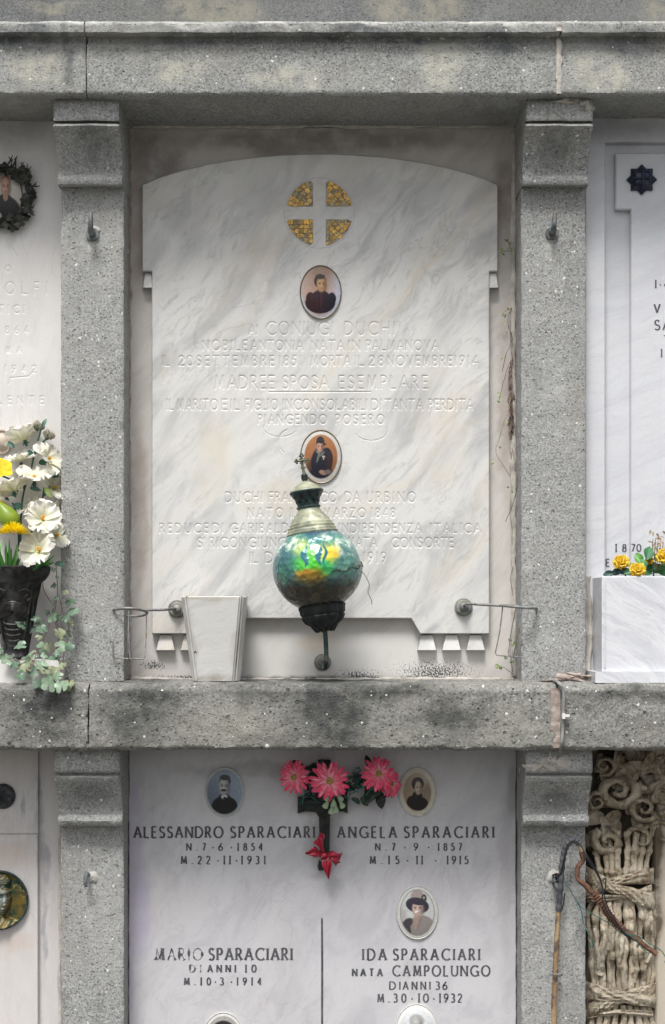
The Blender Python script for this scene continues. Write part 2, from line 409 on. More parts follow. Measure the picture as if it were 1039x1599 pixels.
lintel(prof_lo, -1.15, xk1-.0009, M_lin_low, 'lower stone lintel block under the bronze flower vase at the left edge', 4)
lintel(prof_lo, xk1+.0009, xk2-.001, M_lin_low, 'lower stone lintel block with black lichen under the lantern and white vase', 5)
ll = lintel(prof_lo, xk2+.001, 1.15, M_lin_low, 'lower stone lintel block under the white marble planter', 6)

def rough_patch(mb, cx, cy, rx, ry, d, thick=.004, n=22, seed=0, amp=.35):
    """a flattened irregular lump, e.g. smeared mortar"""
    rows = []
    for i in range(n):
        a = 2*math.pi*i/n; k = 1+amp*noise.noise(Vector((math.cos(a)*1.7+seed, math.sin(a)*1.7, seed*.7)))*1.6
        row = []
        for j in range(6):
            t = j/5; rr = t*k; p = V(cx+rx*rr*math.cos(a), cy+ry*rr*math.sin(a), d+thick*(1-t**3)+thick*.35*noise.noise(Vector((i*.7,j*.9,seed))))
            row.append(p)
        rows.append(row)
    mb.grid(rows, closed_u=True)
# mortar in the right-hand joints
mb = MB(); rows = []
for i in range(40):
    y = 34+(146-34)*i/39; j1 = noise.noise(Vector((y*.08, 1, 0)))*2.2; j2 = noise.noise(Vector((y*.09, 7, 0)))*2.6
    dd = DL+.001+.0015*noise.noise(Vector((y*.2, 3, 3)))+(.018 if y < 50 else (-.004 if y < 60 else 0))
    rows.append([V(868+j1, y, dd-.004), V(869.3+j1, y, dd+.0005), V(873, y, dd+.0018), V(877+j2, y, dd+.0005), V(878+j2, y, dd-.004)])
mb.grid(rows); mb.build('mortar_joint', M_mortar, rl)
mb = MB(); rows = []
for i in range(36):
    y = 1075+(1168-1075)*i/35; j1 = noise.noise(Vector((y*.11, 1, 5)))*4; dd = DL+.002+.002*noise.noise(Vector((y*.2, 3, 9)))
    rows.append([V(859+j1+(5 if y > 1140 else 0), y, dd-.004), V(861+j1+(5 if y > 1140 else 0), y, dd), V(868, y, dd+.001), V(875, y, dd), V(876.5, y, dd-.004)])
mb.grid(rows); mb.build('mortar_joint', M_mortar_pink, ll)
mb = MB(); rough_patch(mb, 885, 1060, 26, 7, .125, .012, seed=3, amp=.6); rough_patch(mb, 905, 1056, 22, 5, .12, .012, seed=5, amp=.6)
tag(mb.build('mortar_patch', M_mortar_pink, None), 'crumbling pinkish mortar at the foot of the right pilaster beside the planter', 'mortar')
# thin cable clipped over the joint
M_cable = simple_mat('grey_cable', (.2,.2,.2), (.28,.28,.27), .6)
M_white = simple_mat('white_plastic', (.6,.6,.58), (.7,.7,.68), .5)
mb = MB(); mb.tube(smooth_path([V(866,1063,.15), V(872,1066,.21), V(880,1078,.216), V(880,1105,.217), V(879,1140,.216), V(877,1163,.214), V(873,1178,.19)]), .0032, 8)
cb = tag(mb.build('cable', M_cable, None), 'grey cable clipped down the mortar joint of the lower lintel', 'cable')
mb = MB(); mb.box(V(879,1119,.214), V(890,1116,.224)); mb.box(V(877,1122,.213), V(883,1114,.225)); mb.build('clip', M_white, cb, smooth=False)

# pilasters
def pilaster(x0u, x1u, top, label):
    """x units (px from axis at slab plane)"""
    x0, x1 = x0u*S, x1u*S
    def z(py, d): return V(0, py, d).z
    if top:
        cap = [(-.05,z(290,.112)),(.112,z(290,.112)),(.129,z(288,.129)),(.132,z(283,.132)),(.131,z(276,.131)),(.126,z(271,.126)),(.128,z(262,.128)),(.135,z(248,.135)),(.148,z(228,.148)),(.166,z(210,.166)),(.180,z(200,.18)),(.184,z(196,.184)),(.18,z(193.5,.18)),(.168,z(192,.168)),(.167,z(190,.167)),(.181,z(188,.181)),(.183,z(184,.183)),(.182,z(160,.182)),(.18,zb-.0005),(-.05,zb-.0005)]
        zbot, ztop = zt2+.0005, z(290,.112)-.0004; cz = (152, 292)
    else:
        k = 1022
        cap = [(-.05,z(1291,.112)),(.112,z(1291,.112)),(.13,z(1289,.13)),(.135,z(1282,.135)),(.132,z(1276,.132)),(.126,z(1272,.126)),(.128,z(1262,.128)),(.139,z(1245,.139)),(.155,z(1230,.155)),(.168,z(1220,.168)),(.172,z(1214,.172)),(.162,z(1211,.162)),(.16,z(1209,.16)),(.172,z(1206,.172)),(.176,z(1200,.176)),(.175,z(1180,.175)),(.172,zb2-.0005),(-.05,zb2-.0005)]
        zbot, ztop = 0.0, z(1291,.112)-.0004
    e = empty('pilaster', ((x0+x1)/2, 0, zbot), label, 'pilaster', 'grey stone pilasters')
    mb = MB(); sweep(mb, cap, x0-.001, x1+.001, .05, .0045, .0011, .02, seed=x0u*.1+top); mb.build('capital', M_pil, e)
    mb = MB(); sweep(mb, [(-.05,zbot),(.1,zbot),(.1,ztop),(-.05,ztop)], x0, x1, .05, .006, .0012, .02, seed=x0u*.2+top+3); mb.build('shaft', M_pil, e)
    return e
pilaster(-397, -302, True, 'upper left stone pilaster with moulded capital and a small iron hook')
pr_ = pilaster(300, 397, True, 'upper right stone pilaster with chipped capital corner patched in mortar')
pilaster(-397, -302, False, 'lower left stone pilaster under the lintel, with a short hook stub')
pilaster(300, 397, False, 'lower right stone pilaster behind the leaning rusty cane')
mb = MB(); rough_patch(mb, 913, 165, 13, 11, .17, .02, seed=2, amp=.5); rough_patch(mb, 893, 157, 22, 5, .178, .012, seed=6, amp=.5)
mb.build('mortar_patch', M_mortar, pr_)
mb = MB(); rough_patch(mb, 848, 1194, 20, 9, .175, .003, seed=8, amp=.9); rough_patch(mb, 868, 1190, 14, 14, .175, .003, seed=9, amp=.9); 
tag(mb.build('mortar_patch', M_mortar, None), 'pale mortar smear on the capital of the lower right pilaster', 'mortar')

# masonry core, wall above, ground
mb = MB(); mb.box((-1.15,.05,0), (1.15,.45,zt+.9)); core = tag(mb.build('wall', M_wall, None, base=(0,.25,0), smooth=False), 'masonry wall carrying the niches, seen only in the cracks', 'wall')
mb = MB(); sweep(mb, [(-.05,zt+.007),(.15,zt+.007),(.15,zt+.9),(-.05,zt+.9)], -1.15, 1.15, .05, .02, .002, seed=9)
tag(mb.build('upper_wall', M_wallup, None), 'dark weathered stone wall above the upper lintel, with pale stains', 'wall')
t = NT('gravel_ground'); gd, gc = t.voro(45, out='both'); c = t.mix(t.sepc(gc)[0], (.06,.06,.055), (.17,.165,.15)); t.bump(gd, .8, .01); t.out(c, .95)
mb = MB(); mb.grid([[Vector((x, y, 0)) for y in (-60, -20, -6, -2, .5)] for x in (-60, -10, -2, 2, 10, 60)])
tag(mb.build('ground', t.m, None, base=(0,0,0), smooth=False), kind='structure')

# ------------------------------------------------------------------ marble slabs
def inset(poly, a):
    n = len(poly); ar = sum(poly[i][0]*poly[(i+1) % n][1]-poly[(i+1) % n][0]*poly[i][1] for i in range(n)); sg = 1 if ar > 0 else -1
    out = []
    for i in range(n):
        p, q, r_ = Vector(poly[i-1]), Vector(poly[i]), Vector(poly[(i+1) % n])
        a1 = (q-p).normalized(); a2 = (r_-q).normalized(); n1 = Vector((-a1.y, a1.x))*sg; n2 = Vector((-a2.y, a2.x))*sg
        m = (n1+n2); m = m.normalized() if m.length > 1e-6 else n1; k = a/max(.4, m.dot(n1)); out.append(tuple(q+m*k))
    return out
def slab(mb, outl, df, db, hf=None, bev=.0015, depth=.0016, hw=1.35, res=.9, jag=0):
    """outl in px at front depth"""
    W = [(V(x, y, df).x, V(x, y, df).z) for x, y in outl]
    if jag:
        W2 = []
        for a, b in zip(W, W[1:]+W[:1]):
            L = math.hypot(b[0]-a[0], b[1]-a[1]); k = max(1, int(L/.008))
            for i in range(k):
                x = a[0]+(b[0]-a[0])*i/k; z = a[1]+(b[1]-a[1])*i/k; nv = noise.noise_vector(Vector((x*60, z*60, 1)))+noise.noise_vector(Vector((x*15, z*15, 4)))
                W2.append((x+nv.x*jag, z+nv.z*jag*.4))
        W = W2
    I = inset(W, bev); n = len(W)
    vs = [Vector((x,-df,z)) for x, z in I]+[Vector((x,-df+bev,z)) for x, z in W]+[Vector((x,-db,z)) for x, z in W]
    fs = []
    for i in range(n):
        j = (i+1) % n; fs += [(i, j, n+j, n+i), (n+i, n+j, 2*n+j, 2*n+i)]
    loops = [[Vector((x, z, 0)) for x, z in I]]
    if hf:
        (ax, ay, bx, by), strokes = hf
        A = V(ax, ay, df); B = V(bx, by, df)
        loops.append([Vector((A.x, A.z, 0)), Vector((B.x, A.z, 0)), Vector((B.x, B.z, 0)), Vector((A.x, B.z, 0))])
    fl = [p for l in loops for p in l]; base = len(vs)
    vs += [Vector((p.x, -df, p.y)) for p in fl]
    for tri in geometry.tessellate_polygon(loops): fs.append(tuple(base+i for i in tri))
    mb.add(vs, fs)
    if hf:
        nx = int((bx-ax)/res); ny = int((by-ay)/res)
        xs = np.linspace(ax, bx, nx+1); ys = np.linspace(ay, by, ny+1)
        H = np.zeros((nx+1, ny+1))
        for pl in strokes:
            if isinstance(pl, tuple): w_, pl = pl
            else: w_ = hw
            for (x0, y0), (x1, y1) in zip(pl, pl[1:]):
                m = w_+1; i0 = max(0, np.searchsorted(xs, min(x0,x1)-m)); i1 = np.searchsorted(xs, max(x0,x1)+m)
                j0 = max(0, np.searchsorted(ys, min(y0,y1)-m)); j1 = np.searchsorted(ys, max(y0,y1)+m)
                if i1 <= i0 or j1 <= j0: continue
                X, Y = np.meshgrid(xs[i0:i1], ys[j0:j1], indexing='ij'); dx, dy = x1-x0, y1-y0; L2 = dx*dx+dy*dy+1e-9
                t_ = np.clip(((X-x0)*dx+(Y-y0)*dy)/L2, 0, 1); dist = np.hypot(X-x0-t_*dx, Y-y0-t_*dy)
                H[i0:i1, j0:j1] = np.maximum(H[i0:i1, j0:j1], np.clip(1-dist/w_, 0, 1)**.8)
        k = (1-df/D)*S
        X, Y = np.meshgrid(xs, ys, indexing='ij')
        b0 = len(mb.v)
        VV = np.stack([(X-VX)*k, -df+H*depth, EZ+(VY-Y)*k], -1).reshape(-1, 3)
        mb.v += [Vector(p) for p in VV.tolist()]; mb.c += [(1,1,1)]*len(VV)
        m = ny+1
        for i in range(nx):
            o = b0+i*m
            mb.f += [(o+j, o+m+j, o+m+j+1, o+j+1) for j in range(ny)]
    return mb

M_mar_c = marble_mat('streaked_white_marble', (.635,.63,.612), (.385,.39,.395), 50, (.60,.52,.40), .55, .85, stretch=3.2, grime_shade=(
    ([(400,620,120,60),(330,700,120,60),(660,560,60,60)], (.66,.645,.60), .5),
    ([(500,310,230,45),(300,330,60,60)], (.36,.35,.34), .35),  # slab top: dirt together with painted shade of the lintel
    ([(440,780,90,40),(330,720,40,90)], (.56,.49,.37), .4)), rough=.5)
M_mar_b = marble_mat('stained_backing_marble', (.58,.555,.525), (.45,.425,.405), 50, (.52,.455,.40), .5, .6, grime_shade=(
    ([(240,250,60,60),(500,220,300,26),(790,300,25,90)], (.22,.20,.19), .75),  # grey head of the backing: dirt plus lintel shade put into the colour
    ([(215,350,22,160),(790,640,18,200),(218,800,16,200),(780,320,22,90)], (.36,.29,.26), .6),
    ([(500,1025,300,50,.02,12,.4),(330,1000,120,50)], (.60,.59,.565), 1.3),
    ([(500,1005,45,30)], (.52,.40,.27), .4), ([(500,1062,320,9,.02,30,.8)], (.16,.15,.13), 1.2)), rough=.7, spec=.25,
    specks=[(680,1050,130,40,.02,12,1.0), (560,1056,80,24,.02,12,1.0), (300,1058,110,8,.02,12,.9), (500,1060,300,6,.02,12,.9), (240,1040,40,16,.02,12,.9)])
M_mar_lo = marble_mat('lavender_white_marble', (.55,.545,.565), (.41,.40,.43), 62, (.52,.48,.46), .2, .55, grime_shade=(
    ([(212,1300,22,120),(208,1500,10,110),(220,1420,26,120)], (.42,.38,.50), .7), ([(503,1290,40,80),(430,1200,200,20),(800,1230,14,60)], (.20,.19,.19), .5), ([(790,1380,16,200)], (.42,.40,.42), .5)), rough=.38, sc=1.6, stretch=2.2)
M_mar_l = marble_mat('warm_white_marble', (.66,.645,.63), (.50,.48,.47), 85, (.58,.54,.50), .35, .35, grime_shade=(
    ([(30,200,70,60)], (.30,.29,.29), .6), ([(20,380,10,60),(40,560,40,20)], (.70,.69,.67), .5)), rough=.5, stretch=4)  # first patch mixes dirt with painted shade from the lintel above
M_mar_r = marble_mat('cool_white_marble', (.60,.61,.64), (.48,.49,.53), 20, (.60,.60,.60), .15, .45, grime_shade=(([(960,215,80,30)], (.28,.28,.31), .55),), rough=.35)  # dark head: dirt and the lintel's shade painted as one tone
M_mar_ll = marble_mat('grey_runs_marble', (.60,.575,.56), (.47,.46,.46), 88, (.55,.47,.42), .4, .5, grime_shade=(
    ([(72,1330,9,90),(66,1250,8,60),(75,1440,7,90),(40,1262,4,25)], (.30,.30,.33), .8), ([(20,1330,60,30),(20,1465,60,30)], (.52,.42,.36), .5)), rough=.5)

# niche backing slab of the centre bay, and the guttae
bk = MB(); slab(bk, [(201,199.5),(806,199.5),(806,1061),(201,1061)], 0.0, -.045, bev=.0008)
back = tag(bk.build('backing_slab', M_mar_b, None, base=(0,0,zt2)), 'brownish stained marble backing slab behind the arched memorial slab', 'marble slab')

# arched slab outline (px at its front face)
arch = []
for i in range(25):
    x = 222+(778-222)*i/24; u = (x-500)/278.0; arch.append((x, 240+48*(1-math.sqrt(max(0, 1-(u*.8)**2)))/(1-.6)))
outl = arch+[(778,424),(765,424),(765,990),(656,990),(642,966),(360,966),(346,990),(237,990),(237,424),(222,424)]
L = []
def T(s, x0, x1, y0, y1): L.extend(layout(s, x0, x1, y0, y1))
T('AI', 389, 402, 508, 523); T('CONIUGI', 417, 520, 503, 523); T('DUCHI', 539, 616, 503, 523)
T('NOBILE', 317, 386, 532, 547); T('ANTONIA', 393, 473, 532, 547); T('NATA', 487, 537, 532, 547); T('IN', 545, 562, 532, 547); T('PALMANOVA', 573, 685, 532, 547)
T('IL', 254, 264, 556, 571); T('20', 280, 301, 556, 571); T('SETTEMBRE', 308, 428, 556, 571); T('1851', 437, 470, 556, 571); T('MORTA', 486, 547, 556, 571); T('IL', 556, 568, 556, 571); T('28', 577, 599, 556, 571); T('NOVEMBRE', 606, 706, 556, 571); T('1914', 711, 746, 556, 571)
T('MADRE', 336, 415, 587, 607); T('E', 420, 430, 587, 607); T('SPOSA', 442, 513, 587, 607); T('ESEMPLARE', 530, 668, 587, 607)
L.append((1.0, [(420,612),(579,612)]))
T('IL', 261, 270, 624, 640); T('MARITO', 277, 340, 624, 640); T('E', 347, 353, 624, 640); T('IL', 361, 374, 624, 640); T('FIGLIO', 384, 434, 624, 640); T('INCONSOLABILI', 443, 573, 624, 640); T('DI', 581, 596, 624, 640); T('TANTA', 602, 660, 624, 640); T('PERDITA', 670, 739, 624, 640)
T('PIANGENDO', 404, 510, 648, 662); T('POSERO', 525, 600, 648, 662)
T('DUCHI', 353, 410, 769, 784); T('FRANCESCO', 421, 526, 769, 784); T('DA', 540, 562, 769, 784); T('URBINO', 574, 649, 769, 784)
T('NATO', 388, 442, 794, 808); T('IL', 454, 464, 794, 808); T('MARZO', 506, 571, 794, 808); T('1848', 580, 617, 794, 808)
T('REDUCE', 250, 325, 818, 832); T('DI', 333, 348, 818, 832); T('GARIBALDI', 361, 456, 818, 832); T('INDIPENDENZA', 530, 658, 818, 832); T('ITALICA', 673, 750, 818, 832)
T("S'", 309, 320, 840, 855); T('RICONGIUNGE', 328, 457, 840, 855); T('AMATA', 532, 588, 840, 855); T('CONSORTE', 612, 708, 840, 855)
T('IL', 391, 402, 863, 879); T('D', 415, 427, 863, 879); T('1919', 568, 603, 863, 879)
# faint circle round the mosaic cross is a separate inlay; carve wreath-like scrolls beside the lower portrait
L.append((.55, arc(438, 668, 26, 14, 20, 200, 14))); L.append((.55, arc(580, 672, 26, 16, -20, 160, 14))); L.append((.8, arc(455, 690, 20, 20, 120, 250, 10)))
L.append((.8, [(575,880),(577,895),(573,905),(577,915),(575,925)]))
mb = MB(); slab(mb, outl, .020, .0, hf=((240,496,762,928), L), bev=.002, depth=.0013, hw=1.6, res=.85)
slabC = mb.build('memorial_slab', M_mar_c, None, base=(0,0,V(0,990,.02).z))
tag(slabC, 'large arched white marble memorial slab with engraved worn lettering behind the lantern', 'memorial slab', 'marble memorial slabs')
def gutta(cx, y0, y1, wt, wb, parent, d0=.0, d1=.016):
    mb = MB(); f = .0015; vs = []
    for (w_, y, dd) in ((wt, y0, d1-.004), (wb, y1, d1), (wb, y1+1.5, d0)):
        pass
    a = [V(cx-wt/2,y0,d1-.006), V(cx+wt/2,y0,d1-.006), V(cx+wb/2,y1,d1), V(cx-wb/2,y1,d1)]
    b = [V(cx-wt/2-1.5,y0-2,d0), V(cx+wt/2+1.5,y0-2,d0), V(cx+wb/2+1.5,y1+1,d0), V(cx-wb/2-1.5,y1+1,d0)]
    mb.add(a+b, [(0,1,2,3),(0,4,5,1),(1,5,6,2),(2,6,7,3),(3,7,4,0)])
    return mb.build('guttae', M_mar_c, parent, smooth=False)
for cx in (667, 705.5, 743, 259, 297, 335): gutta(cx, 992, 1015, 17, 28, slabC)
for cx in (231.5, 770.5): gutta(cx, 427, 449, 9, 15, slabC, d1=.018)

# mosaic cross inlay: four quadrants of gold tesserae inside a thin circle
t = NT('gold_mosaic'); a_ = t.n('ShaderNodeAttribute'); a_.attribute_name = 'col'
c = t.mix(t.rng(t.noise(260, 4, .7), .42, .66), a_.outputs['Color'], (.10,.08,.04)); t.bump(t.noise(400, 3), .5, .0006); t.out(c, .38, .35); M_gold = t.m
M_groove = simple_mat('dark_groove', (.36,.35,.33), (.46,.44,.41), .8)
mcx, mcy, mr = 499.0, 332.5, 52.3
M_grout = simple_mat('mosaic_grout', (.20,.17,.13), (.42,.37,.30), .9)
for qx, qy in ((-1,-1),(1,-1),(-1,1),(1,1)):
    ax = 10.0; ay = 10.0
    # quadrant outline
    pts = [(ax, ay)]
    a0 = math.asin(ay*1.35/mr); a1 = math.acos((ax+4)/mr)
    pts += [(44, ay)]+[(mr*math.cos(a0+(a1-a0)*i/10), mr*math.sin(a0+(a1-a0)*i/10)) for i in range(11)]+[(ax, 46)]
    pl = [(mcx+qx*x, mcy+qy*y) for x, y in pts]
    mb = MB(); n = len(pl)
    mb.add([V(x, y, .0204) for x, y in pl]+[V(x, y, .0198) for x, y in pl], [tuple(range(n))]+[(i, (i+1) % n, n+(i+1) % n, n+i) for i in range(n)])
    q_ = mb.build('mosaic_quadrant', M_grout, slabC, smooth=False)
    mb = MB(); random.seed(int(qx*3+qy*5+20))
    def inside(x, y): return x > ax+.6 and y > ay+.6 and x*x+y*y < (mr-1)**2 and y < 1.35*mr and (math.atan2(y, x) > a0*.75) and (math.atan2(y, x) < a1+.12)
    def tile(P):
        P = [(x, y) for x, y in P]
        cx_ = sum(p[0] for p in P)/4; cy_ = sum(p[1] for p in P)/4
        if not inside(cx_, cy_): return
        Q = []
        for x, y in P:
            x = cx_+(x-cx_)*.88+random.uniform(-.35,.35); y = cy_+(y-cy_)*.88+random.uniform(-.35,.35)
            x = max(x, ax+.3); y = max(y, ay+.3); rr = math.hypot(x, y)
            if rr > mr-.5: x *= (mr-.5)/rr; y *= (mr-.5)/rr
            Q.append((x, y))
        h = .0212+random.uniform(0, .0005); b = random.uniform(.6, 1.15); g = random.choice([(.80,.46,.08),(.72,.42,.09),(.62,.42,.14),(.40,.31,.16),(.85,.52,.13)])
        col = tuple(min(1, q*b) for q in g)
        vs = [V(mcx+qx*x, mcy+qy*y, h+random.uniform(-.0002,.0002)) for x, y in Q]+[V(mcx+qx*x, mcy+qy*y, .0203) for x, y in Q]
        mb.add(vs, [(0,1,2,3),(0,1,5,4),(1,2,6,5),(2,3,7,6),(3,0,4,7)], [col]*8)
    st = 6.0
    if (qx, qy) == (-1, 1):      # straight courses
        y = ay
        while y < 56:
            x = ax; hh = random.uniform(6, 8.5)
            while x < 56:
                ww = random.uniform(4.5, 10); tile([(x,y),(x+ww,y),(x+ww,y+hh),(x,y+hh)]); x += ww
            y += hh
    elif (qx, qy) == (1, 1):     # diagonal squares
        for i in range(-10, 12):
            for j in range(0, 16):
                p = lambda i, j: ((i*7.2*.8+j*5.4*.9), (j*7.2*.66-i*5.6*.95))
                tile([p(i,j), p(i+1,j), p(i+1,j+1), p(i,j+1)])
    else:                        # concentric courses
        rr = mr
        while rr > 6:
            dr = random.uniform(7, 9); k = max(3, int(rr*1.57/8.5)); off = random.random()*.5
            for i in range(-1, k+1):
                t0 = (i+off)/k*1.57; t1 = (i+1+off)/k*1.57
                tile([(rr*math.cos(t0), rr*math.sin(t0)), (rr*math.cos(t1), rr*math.sin(t1)), ((rr-dr)*math.cos(t1), (rr-dr)*math.sin(t1)), ((rr-dr)*math.cos(t0), (rr-dr)*math.sin(t0))])
            rr -= dr
    mb.build('tesserae', M_gold, q_, smooth=False)
mb = MB(); P = []
for i in range(120):
    a = 2*math.pi*i/120; P.append([V(mcx+(55+r_)*math.cos(a), mcy+(55+r_)*math.sin(a), .0203) for r_ in (-.28, .28)])
mb.grid(P, closed_u=True); mb.build('engraved_circle', M_groove, slabC)

# lower centre slab, painted lettering
mb = MB(); slab(mb, [(201,1160),(806.5,1160),(806.5,1640),(201,1640)], .03, -.045, bev=.002, jag=.0011)
slabD = mb.build('memorial_slab', M_mar_lo, None, base=(0,0,V(0,1640,.03).z))
tag(slabD, 'white marble slab with dark lettering for four members of one family, under the lower lintel', 'memorial slab', 'marble memorial slabs')
M_ink = simple_mat('dark_letter_paint', (.05,.05,.06), (.11,.11,.12), .75, 120)
def inscr(parent, words, hw=1.15, d=.0304, flare=1.7, mat=None, wear=None):
    mb = MB()
    for (s_, x0, x1, y0, y1) in words: text_ribbons(mb, layout(s_, x0, x1, y0, y1), hw, d, flare if y1-y0 > 15 else 1.25, wear)
    return mb.build('inscription', mat or M_ink, parent, smooth=False)
inscr(slabD, [('ALESSANDRO',210,348,1291,1308), ('SPARACIARI',361,491,1291,1308)], 1.42)
inscr(slabD, [('N.7',292,321,1317,1328), ('*',332,333,1317,1328), ('6',342,351,1317,1328), ('*',361,362,1317,1328), ('i854',371,410,1317,1328)], 1.05)
inscr(slabD, [('M.22',283,328,1337,1349), ('*',340,341,1337,1349), ('ii',349,361,1337,1349), ('*',369,370,1337,1349), ('i93i',377,415,1337,1349)], 1.05)
inscr(slabD, [('ANGELA',528,619,1291,1308), ('SPARACIARI',632,771,1291,1308)], 1.42)
inscr(slabD, [('N.7',587,617,1317,1328), ('*',632,633,1317,1328), ('9',647,656,1317,1328), ('*',669,670,1317,1328), ('i857',684,721,1317,1328)], 1.05)
inscr(slabD, [('M.i5',578,623,1337,1349), ('*',636,637,1337,1349), ('ii',650,661,1337,1349), ('*',680,681,1337,1349), ('i9i5',698,731,1337,1349)], 1.05)
def wear_m(p): return .25+1.0*min(1, max(0, noise.noise(Vector((p.x*.12, p.y*.16, 3)))*2.2+.35)) if p.x < 318 else 1
inscr(slabD, [('MARIO',243,316,1481,1499), ('SPARACIARI',327,456,1481,1499)], 1.5, wear=wear_m)
inscr(slabD, [('DI',297,314,1507,1518), ('ANNI',325,368,1507,1518), ('i0',383,400,1507,1518)], 1.2, wear=wear_m)
inscr(slabD, [('M.i0',288,329,1527,1538), ('*',336,337,1527,1538), ('3',344,352,1527,1538), ('*',361,362,1527,1538), ('i9i4',370,408,1527,1538)], 1.1)
inscr(slabD, [('IDA',567,603,1482,1499), ('SPARACIARI',615,749,1482,1499)], 1.4)
inscr(slabD, [('NATA',551,597,1513,1524), ('CAMPOLUNGO',614,765,1508,1524)], 1.25)
inscr(slabD, [('DI',609,625,1533,1545), ('ANNI',630,672,1533,1545), ('36',681,698,1533,1545)], 1.05)
inscr(slabD, [('M.30',590,634,1552,1565), ('*',643,644,1552,1565), ('i0',653,669,1552,1565), ('*',677,678,1552,1565), ('i932',686,721,1552,1565)], 1.1)
mb = MB(); mb.tube([V(503,1433,.0302), V(503,1436,.0302), V(503.4,1500,.0302), V(503.2,1640,.0302)], [.0008,.0019,.0021,.0021], 8, flat=.6)
mb.build('dividing_bar', M_ink, slabD)

# left bay upper slab (x up to 95), engraved
LL = []
for s_, x0, x1, y0, y1 in (('O',9,17,415,424), ('DOLFI',-14,74,441,459), ('TICI',-2,38,477,489), ('1864',-2,44,510,521), ('OMA',-8,33,542,551), ('1942',8,56,571,582), ('LENTE',-2,68,619,631)):
    LL += layout(s_, x0, x1, y0, y1)
LL += [(1.3, [(20,355),(22,372),(18,385),(26,400)]), (1.0, [(30,362),(40,398)]), (.9,[(14,600),(16,590),(45,588),(56,576)])]
mb = MB(); slab(mb, [(-460,150),(101,150),(101,1066),(-460,1066)], .045, -.045, hf=((-20,340,92,650), LL), depth=.0010, hw=1.5, jag=.0006)
slabL = mb.build('memorial_slab', M_mar_l, None, base=(-.7,0,zt2))
tag(slabL, 'warm white marble slab with portrait in a bronze wreath, left of the upper left pilaster', 'memorial slab', 'marble memorial slabs')
# marble ledge under the bronze vase
mb = MB(); x0 = V(-460,0,0).x; mb.box((x0, -.17, zt2), (V(92,0,.17).x, -.0455, V(0,1031,.17).z))
tag(mb.build('marble_ledge', M_mar_l, None, smooth=False), 'low marble ledge carrying the bronze flower vase at the left edge', 'ledge')

# right bay upper slab
mb = MB(); slab(mb, [(905,150),(1500,150),(1500,1066),(905,1066)], .045, -.045, bev=.001)
slabR = mb.build('memorial_slab', M_mar_r, None, base=(.6,0,zt2))
tag(slabR, 'cool white marble slab with stepped frame and dark star, right of the upper right pilaster', 'memorial slab', 'marble memorial slabs')
mb = MB()
# raised outer border: left jamb and head, then recessed channel, then raised centre panel
slab(mb, [(914,183),(1500,183),(1500,221.5),(945.5,221.5),(945.5,1058),(914,1058)], .062, .0452, bev=.002)
mb.build('frame', M_mar_r, slabR, smooth=False)
mb = MB(); slab(mb, [(961.5,239),(1500,239),(1500,1058),(985.5,1058),(985.5,327),(961.5,327)], .060, .0452, bev=.002)
mb.build('raised_panel', M_mar_r, slabR, smooth=False)
inscr(slabR, [('I*4',1024,1044,437,450)], 1.0, .0604); inscr(slabR, [('VI',1022,1045,475,488), ('SA',1023,1047,500,515)], 1.15, .0604)
inscr(slabR, [('T',1037,1046,524,534)], .9, .0604); inscr(slabR, [('I',1033,1034,545,558)], 1.0, .0604)
inscr(slabR, [('i8',961,978,850,861), ('E',947,954,873,884)], .95, .0457); inscr(slabR, [('70',986.5,1001,850,861)], .95, .0604)

# lower left bay
mb = MB(); slab(mb, [(-460,1160),(99,1160),(99,1640),(-460,1640)], .04, -.045, bev=.001, jag=.0008)
slabLL = mb.build('memorial_slab', M_mar_ll, None, base=(-.7,0,V(0,1640,.04).z))
tag(slabLL, 'warm marble slab with grey runs and bronze face medallion, below the left end of the lintel', 'memorial slab', 'marble memorial slabs')
mb = MB(); slab(mb, [(-460,1303),(59.5,1303),(59.5,1640),(-460,1640)], .052, .0402, bev=.0015)
slab(mb, [(-460,1160),(60,1160),(60,1302.2),(-460,1302.2)], .0475, .0402, bev=.001); mb.build('raised_panel', M_mar_ll, slabLL, smooth=False)

# mortar seams beside the slabs
def seam(pts, r0, mat, label, seed=0, flat=.6, nm='mortar_seam'):
    P = smooth_path(pts, 30); P = [jit(p, 30, .0022) for p in P]
    rr = [r0*(1+.75*noise.noise(Vector((p.x*40, p.z*40, seed)))) for p in P]
    mb = MB(); mb.tube(P, rr, 7, flat=flat); return tag(mb.build(nm, mat, None), label, 'mortar', 'mortar seams around the slabs')
seam([V(204,196,.012), V(350,197,.012), V(505,196,.014), V(650,197,.012), V(802,196,.012)], .005, M_mortar, 'pale mortar line under the upper lintel above the arched slab')
seam([V(803,200,.006), V(802,400,.006), V(801,650,.006), V(803,850,.01), V(802,1055,.008)], .0055, M_mortar, 'pale crumbling mortar line between arched slab backing and right pilaster', 4)
seam([V(203,215,.004), V(202,500,.004), V(202,800,.004), V(203,1055,.004)], .0035, M_mortar_pink, 'thin mortar line between left pilaster and the arched slab backing', 6)
seam([V(204,1061,.012), V(400,1062,.012), V(600,1061,.012), V(802,1061,.012)], .004, M_mortar, 'dirty mortar line at the foot of the arched slab backing', 8)
seam([V(917,900,.06), V(920,940,.062), V(921,1000,.062), V(917,1050,.07)], .006, M_mortar, 'lumpy mortar line left of the white marble planter', 9, .8)
seam([V(95,1180,.045), V(94,1320,.045), V(94,1640,.045)], .003, M_mortar, 'thin mortar line left of the lower left pilaster', 10)

